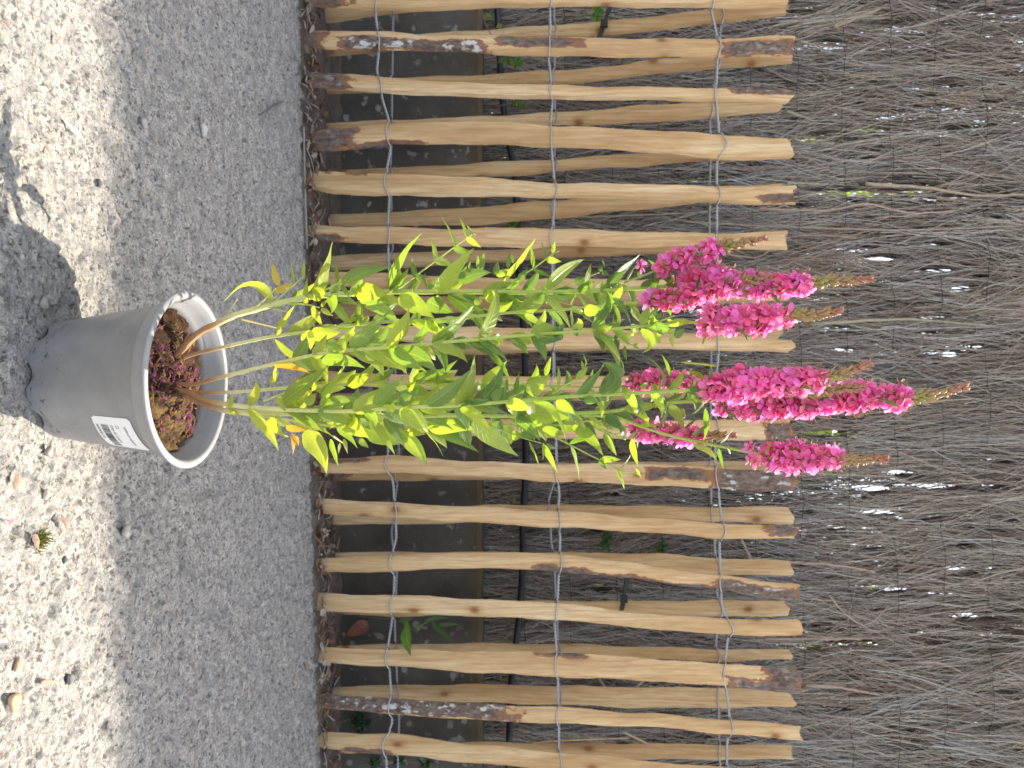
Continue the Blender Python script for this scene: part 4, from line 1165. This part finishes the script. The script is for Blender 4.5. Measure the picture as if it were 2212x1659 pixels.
# ------------------------------------------------------------------ loose things on the concrete
def flat_leaf(reg, x, y, ang, L, wd, col, label, curl=.2):
    L *= .72; wd *= .72; col = tuple(.5 * a_ + .5 * b_ for a_, b_ in zip(col, (.34, .28, .22))) if col[0] < .6 else col
    g = G(*U(*reg, x, y)) if False else G(x, y); m = MB(); d = Vector((math.cos(ang), math.sin(ang), 0)) * L / 2
    leaf3(m, g - d + Vector((0, 0, .004)), g + Vector((0, 0, .004 + curl * L)), g + d + Vector((0, 0, .006)), wd, .25, col, .35, view=Vector((0, 0, 1)), wavy=.06)
    return tag(m.build('fallen_leaf', M['dry']), label, 'leaf', 'leaves fallen on the concrete')
def q3(x, y): return x / 2.6139, 1026 + y / 2.6139      # lower ground view
def q2(x, y): return x / 2.793, y / 2.793               # upper ground view
for (x, y), ang, L, wd, col, lab in [(q3(60, 50), -.5, .026, .009, (.36, .20, .11), 'curled orange brown leaf near the right front of the pot'),
    (q3(25, 265), .9, .011, .003, (.30, .05, .2), 'scrap of magenta petal on the bright concrete, alone to the right of the pot'),
    (q2(320, 238), 2.8, .018, .004, (.35, .05, .04), 'narrow dark red scrap on the bright concrete, far left'), (q2(425, 800), 1.2, .045, .005, (.72, .66, .42), 'long straw coloured blade on the bright concrete left of the pot'),
    (q2(265, 915), .5, .022, .006, (.30, .22, .17), 'thin brown chip beside the pot shadow'), (q2(10, 145), .2, .008, .006, (.5, .08, .05), 'tiny bright red scrap at the edge of the ground on the left'),
    (q3(175, 380), .1, .022, .009, (.30, .18, .12), 'rusty brown leaf scrap beside the tuft of moss'), (q3(335, 275), .3, .028, .006, (.20, .11, .06), 'dark brown twiggy scrap above the tuft of moss'),
    (q3(1725, 580), 1.5, .035, .007, (.48, .36, .22), 'tan splinter near the soil strip, upper one of two'), (q3(1725, 1085), .4, .035, .010, (.26, .12, .04), 'rust brown dead leaf at the edge of the soil strip'),
    (q3(1655, 1170), .9, .030, .008, (.42, .32, .20), 'beige dead leaf near the soil strip beside the rust brown one'), (q3(920, 1310 - 560), 1.0, .022, .013, (.42, .38, .31), 'pale beige chip in the middle of the shaded concrete'),
    (q3(700, 1035), .2, .020, .004, (.40, .28, .22), 'pinkish brown sliver on the shadow edge right of the pot'), (q3(245, 1290 - 120), 1.2, .026, .006, (.30, .24, .16), 'dull brown blade lying on the bright concrete, far right')]:
    flat_leaf(None, x, y, ang, L, wd, col, lab)
def stone(x, y, s, col, lab, seed):
    s *= .62
    r = random.Random(seed); g = G(x, y); m = MB(); rows = []; cr = []
    for i in range(9):
        ph = PI * i / 8; row = []
        for j in range(14):
            th = 2 * PI * j / 14; k = 1 + .18 * math.sin(3 * th + seed) * math.sin(ph) + .12 * math.cos(2 * ph + seed * 2) + r.uniform(-.05, .05)
            row.append(g + Vector((s * k * math.sin(ph) * math.cos(th), s * .8 * k * math.sin(ph) * math.sin(th), s * .40 + s * .55 * k * math.cos(ph))))
        rows.append(row); cr.append([col] * 14)
    m.grid(rows, cr, close=True); return tag(m.build('pebble', M['stone']), lab, 'stone', 'pebbles loose on the concrete')
for k, ((x, y), s, col, lab) in enumerate([(q3(320, 545), .0075, (.52, .44, .30), 'sandy angular pebble on the bright concrete right of the pot'), (q3(60, 1280), .012, (.48, .36, .22), 'biggest pebble, tan, in the far right corner'),
    (q3(385, 1150), .009, (.22, .21, .20), 'dark grey flat pebble below the sandy one'), (q3(360, 480), .006, (.12, .125, .13), 'small dark pebble just above the sandy one'), ((90, 656), .0088, (.36, .32, .28), 'rounded grey brown pebble in the shadow left of the pot'),
    ((100, 975), .009, (.36, .33, .30), 'grey stone touching the right side of the pot'), (q2(860, 740), .010, (.42, .40, .36), 'large pale stone set in the shaded concrete on the left'), (q2(1215, 780), .014, (.50, .48, .44), 'whitish lump in the middle of the shaded concrete on the left'),
    (q2(590, 1105), .007, (.15, .15, .15), 'dark chip on the bright concrete by the shadow edge'), (q3(255, 110), .008, (.52, .45, .34), 'buff flake near the orange leaf'), (q3(90, 1075), .008, (.45, .30, .22), 'pinkish pebble on the far right'),
    (q3(695, 320), .012, (.46, .43, .38), 'pale oblong stone on the shadow edge right of the pot'), (q2(700, 110), .005, (.14, .14, .14), 'dark grit stone on the left shadow edge')]):
    stone(x, y, s, col, lab, k + 1)
# tuft of moss
m = MB(); g = G(*q3(225, 370)); r = random.Random(2)
for k in range(120):
    a = r.uniform(0, 6.28); rr = r.uniform(0, .010); b_ = g + Vector((rr * math.cos(a), rr * math.sin(a), .0)); t = b_ + Vector((r.gauss(0, .003), r.gauss(0, .003), r.uniform(.003, .008)))
    leaf3(m, b_, (b_ + t) / 2, t, .0012, r.uniform(-1, 1), (.09, .10, .025), .1, nu=2, wp=[.6, 1, .7, .1])
tag(m.build('moss_tuft', M['leaf']), 'small tuft of olive moss on the bright concrete right of the pot', 'moss')
# litter along the fence foot
m = MB(); r = random.Random(31)
for k in range(900):
    x = r.uniform(-1.0, 1.05); e = 1.470 + .085 * x; y = e + abs(r.gauss(0, .055)) - .012; 
    if y > 1.67: continue
    c = Vector((x, y, .010 + r.uniform(0, .012) + .07 * max(0, y - 1.6))); dv = Vector((r.uniform(-1, 1), r.uniform(-1, 1), r.uniform(-.2, .4))).normalized(); t = r.random(); L = r.uniform(.008, .03)
    col = r.choice([(.20, .145, .105), (.30, .25, .20), (.38, .33, .28), (.16, .10, .07), (.24, .13, .08)])
    if t < .62: leaf3(m, c - dv * L * .5, c + Vector((0, 0, .008 * r.random())), c + dv * L * .5, L * r.uniform(.35, .7), r.uniform(-1, 1), col, .3, view=Vector((0, .2, 1)), nu=2, wp=[.2, .8, 1, .9, .5, .05], wavy=.12)
    else: m.tube([c - dv * L, c + Vector((r.gauss(0, .002), r.gauss(0, .002), .002)), c + dv * L], r.uniform(.0005, .0018), 5, [col] * 3)
tag(m.build('leaf_litter', M['dry']), 'dry brown leaves, bark crumbs and twigs gathered along the foot of the paling', 'litter', kind='stuff')
m = MB(); pp = smooth_path([G(x, y) + Vector((0, 0, .006)) for x, y in (q2(1815, 770), q2(1822, 1100), q2(1835, 1500))], 20); m.tube(pp, .0022, 6, [(.34, .30, .25)] * 20)
tag(m.build('stick', M['dry']), 'long thin pale stalk lying along the edge of the concrete left of the plant', 'stick')
m = MB(); pp = smooth_path([G(x, y) + Vector((0, 0, .005)) for x, y in (q2(1545, 695), q2(1600, 660), q2(1690, 610))], 12); m.tube(pp, .0016, 6, [(.16, .15, .13)] * 12)
tag(m.build('stick', M['dry']), 'short grey twig lying alone on the shaded concrete, left', 'stick')

# ------------------------------------------------------------------ hose, straps, weeds behind the paling
m = MB(); hp = [P(x, y, 1.70) for x, y in ((1070, -80), (1075, 30), (1085, 210), (1102, 325), (1112, 376), (1122, 600), (1133, 760), (1135, 1000), (1130, 1110), (1127, 1250), (1120, 1345), (1104, 1480), (1100, 1590), (1095, 1760))]
hp = smooth_path([h + Vector((0, 0.01 * math.sin(i * 2), 0)) for i, h in enumerate(hp)], 120); m.tube(hp, .0078, 12)
tag(m.build('garden_hose', M['hose']), 'black irrigation hose running level above the concrete board behind both palings', 'hose')
for (a, b_, lab, wd) in [((1321, 4), (1294, 84), 'black strap round a rear pale at the far left', .010), ((1354, 1250), (1343, 1318), 'black strap round a rear pale right of the crooked barked pale', .010)]:
    m = MB(); dpt = bdep(*a) - .013; A_ = P(*a, dpt); B_ = P(*b_, dpt); n = 16; rows = []
    for i in range(n):
        t = i / (n - 1); c = A_.lerp(B_, t); wv = wd * (.5 + .12 * math.sin(t * 9)) * .9; y = c.y - .004 * math.sin(PI * t)
        rows.append([(c.x, y, c.z - wv), (c.x, y - .003, c.z - wv * .8), (c.x, y - .003, c.z + wv * .8), (c.x, y, c.z + wv)])
    m.grid(rows, close=True); m.box(A_.lerp(B_, .62) + Vector((0, -.006, 0)), (.008, .004, .0075)); tag(m.build('strap', M['tie'], smooth=False), lab, 'strap', 'black straps on the rear paling')
m = MB(); pp = smooth_path([P(1472, 783, 1.50), P(1510, 786, 1.495), P(1550, 792, 1.50)], 12); m.tube(pp, [.0018] * 12, 5, [(.62, .60, .03)] * 12)
tag(m.build('plastic_strip', M['stem']), 'thin bright yellow strip sticking down from the upper fence wire', 'strip')
for pts, lab in (([(U('F6', 680, 1065)), (U('F6', 780, 1105)), (U('F6', 890, 1160))], 'short pale splinter hanging across the gap at the far right'), ([(U('F5', 1950, 1160)), (U('F6', 100, 1135)), (U('F6', 730, 1110))], 'long pale splinter of wood lying along a rear pale at the far right')):
    m = MB(); pp = smooth_path([P(x, y, bdep(x, y) - .012) for x, y in pts], 12); m.tube(pp, [.0022 * (1 - .6 * abs(i / 6 - 1)) for i in range(12)], 5, [(.60, .44, .26)] * 12)
    tag(m.build('splinter', M['dry']), lab, 'splinter')
def dead(reg, pts, wd, col, lab, d):
    m = MB(); a, c, b_ = [P(*U(reg, x, y), d) for x, y in pts]; leaf3(m, a, c + Vector((0, -.006, 0)), b_, wd, .3, col, .3, wavy=.08)
    return tag(m.build('fallen_leaf', M['leaf']), lab, 'leaf')
dead('F5', [(650, 190), (560, 230), (455, 300)], .032, (.42, .15, .14), 'pink withered leaf caught in front of the dark concrete board', 1.655)
dead('F1', [(300, 790), (340, 870), (375, 965)], .020, (.30, .27, .23), 'pale dry leaf standing at the foot of the board between two left pales', 1.64)
dead('F1', [(300, 560), (340, 520), (400, 480)], .020, (.28, .12, .08), 'reddish dry leaf at the foot of the board between the second and third pale', 1.64)
wd_ = empty('weed_plant', P(*U('F5', 900, 150), 1.63), 'dull green weed with long drooping leaves growing out between the right hand pales', 'plant')
m = MB(); m.tube(smooth_path([P(*U('F5', x, y), 1.64) for x, y in ((560, 130), (720, 140), (900, 170), (960, 190))], 14), .0016, 6, [(.14, .12, .06)] * 14)
m.tube(smooth_path([P(*U('F5', x, y), 1.63) for x, y in ((900, 170), (1020, 220), (1100, 190), (1170, 150))], 14), .0012, 6, [(.2, .3, .1)] * 14)
adopt(wd_, m.build('stalk', M['stem'])); m = MB()
for (a, c, b_, ww, dz) in [((950, 190), (960, 320), (990, 450), 112, -.14), ((900, 170), (960, 160), (1010, 150), 45, 0), ((1170, 180), (1250, 270), (1350, 350), 55, 0), ((1180, 210), (1300, 190), (1392, 195), 38, 0), ((1110, 170), (1200, 130), (1310, 145), 40, 0), ((985, 210), (1030, 240), (1050, 290), 45, 0)]:
    q = [P(*U('F5', *p), 1.62 + dz * e) for p, e in ((a, .4), (c, .9), (b_, 1))]; leaf3(m, q[0], q[1], q[2], ww / 3.7238 / F * 1.6, .2, (.10, .19, .07), .25, wavy=.02)
adopt(wd_, m.build('leaves', M['leaf']))
def ivy(pts, lab, d, size=.022, col=(.13, .26, .06), vine=None):
    e = empty('ivy_sprig', P(*pts[0], d), lab, 'plant', 'ivy sprigs behind the paling'); m = MB(); r = random.Random(int(pts[0][0]))
    for (x, y) in pts:
        c = P(x, y, d); n = 11; th0 = r.uniform(0, 6.28); ring = []
        ctr = m.vert(c + Vector((0, -.002, 0)), col, (0, .5)); ids = []
        for k in range(15):
            th = th0 + 2 * PI * k / 15; rr = size * (1, .62, .55)[k % 3] * (1 if k else .7) * r.uniform(.85, 1.1)
            ids.append(m.vert(c + Vector((rr * math.cos(th), r.uniform(-.5, .3) * size, rr * math.sin(th))), col, (1, k / 15)))
        for k in range(15): m.f.append((ctr, ids[k], ids[(k + 1) % 15]))
    adopt(e, m.build('leaves', M['leaf'], smooth=False)); m = MB()
    v = [P(x, y, d + .004) for x, y in (vine or [(pts[0][0] - 40, pts[0][1] + 8)] + list(pts) + [(pts[-1][0] + 12, pts[-1][1])])]
    m.tube(smooth_path(v, 14), .0011, 5, [(.22, .17, .09)] * 14); adopt(e, m.build('vine', M['stem']))
ivy([U('F2', 500, 70), U('F2', 470, 140)], 'bright ivy leaves beside the strap at the top left of the fence', 1.64, .019)
ivy([U('F1', 1760, 490), U('F1', 1850, 510)], 'two ivy leaves between the second and third pale', 1.68, .019)
ivy([U('F1', 1830, 830), U('F1', 1890, 850)], 'small ivy leaves between the third and fourth pale', 1.68, .013)
ivy([U('F1', 1615, 135), U('F1', 1705, 210)], 'curling ivy tendril with tiny leaves above the hose by the second pale', 1.50, .008, (.25, .32, .08), [U('F1', 1640, 280), U('F1', 1600, 210), U('F1', 1572, 120), U('F1', 1615, 130)])
ivy([U('c', 1110, 95)], 'single ivy leaf left of the plant showing between two pales', 1.66, .018)
ivy([U('F4', 560, 700), U('F4', 540, 760)], 'dark ivy leaves in the gap right of the twelfth pale', 1.70, .020, (.05, .12, .05))
ivy([U('F4', 1000, 790)], 'lone dark ivy leaf further up the same gap as the crooked pale', 1.70, .020, (.05, .12, .05))
ivy([U('F5', 580, 950), U('F5', 620, 1010), U('F5', 560, 1000)], 'deep green sprig at the foot of the board behind the speckled bark pale', 1.66, .022, (.03, .08, .04))
ivy([U('F5', 700, 1310), U('F5', 900, 1300), U('F5', 1110, 1310)], 'deep green sprig under the last pale on the right', 1.66, .022, (.04, .10, .045))
ivy([U('d', 700, 60), U('d', 640, 40)], 'yellowish leaves seen through the stems behind the plant', 1.66, .015, (.25, .30, .06))

# ------------------------------------------------------------------ sunlit garden beyond the screen
for k, (x, y, h, rx, nl, lab) in enumerate([(-2.6, 5.5, 1.25, 1.5, 6000, 'low sunlit shrub glimpsed through gaps at the left of the screen'), (.2, 5.6, 1.35, 1.4, 6000, 'low sunlit shrub glimpsed through gaps in the middle of the screen'),
        (2.9, 5.8, 1.3, 1.6, 6000, 'low sunlit shrub glimpsed through gaps at the right of the screen'), (.24, 3.1, 1.85, .22, 1500, 'slim yellow green shrub behind the screen above the barked pale right of the flowers'),
        (-1.05, 3.5, 2.1, .45, 1500, 'tall thin shrub behind the screen towards the left'), (1.25, 3.7, 2.2, .40, 1300, 'tall thin shrub behind the screen towards the right')]):
    e = empty('garden_shrub', (x, y, 0), lab, 'shrub')
    m = MB(); m.tube([(x, y, 0), (x + .05, y, .5), (x, y, h)], [.05, .035, .01], 8, [(.1, .07, .05)] * 3); adopt(e, m.build('trunk', M['stem']))
    n = nl; u = rng.normal(0, 1, (n, 3)); u /= np.linalg.norm(u, axis=1)[:, None]; rad = rng.uniform(.3, 1, n) ** .4
    c = u * rad[:, None] * np.array([rx, min(.8, rx), h * .55]) + np.array([x, y, h * .6]); a = rng.normal(0, 1, (n, 3)); a /= np.linalg.norm(a, axis=1)[:, None]; b = np.cross(a, u); b /= np.linalg.norm(b, axis=1)[:, None]
    s = rng.uniform(.03, .06, n)[:, None]; V = np.stack([c - a * s, c + b * s * .5, c + a * s, c - b * s * .5], 1).reshape(-1, 3)
    cl = np.repeat(np.array([[.20, .28, .035]]) * rng.uniform(.6, 1.3, (n, 1)), 4, 0)
    adopt(e, np_mesh('crown', V, np.arange(n * 4).reshape(-1, 4), M['shrub_leaf'], col=cl, smooth=False))
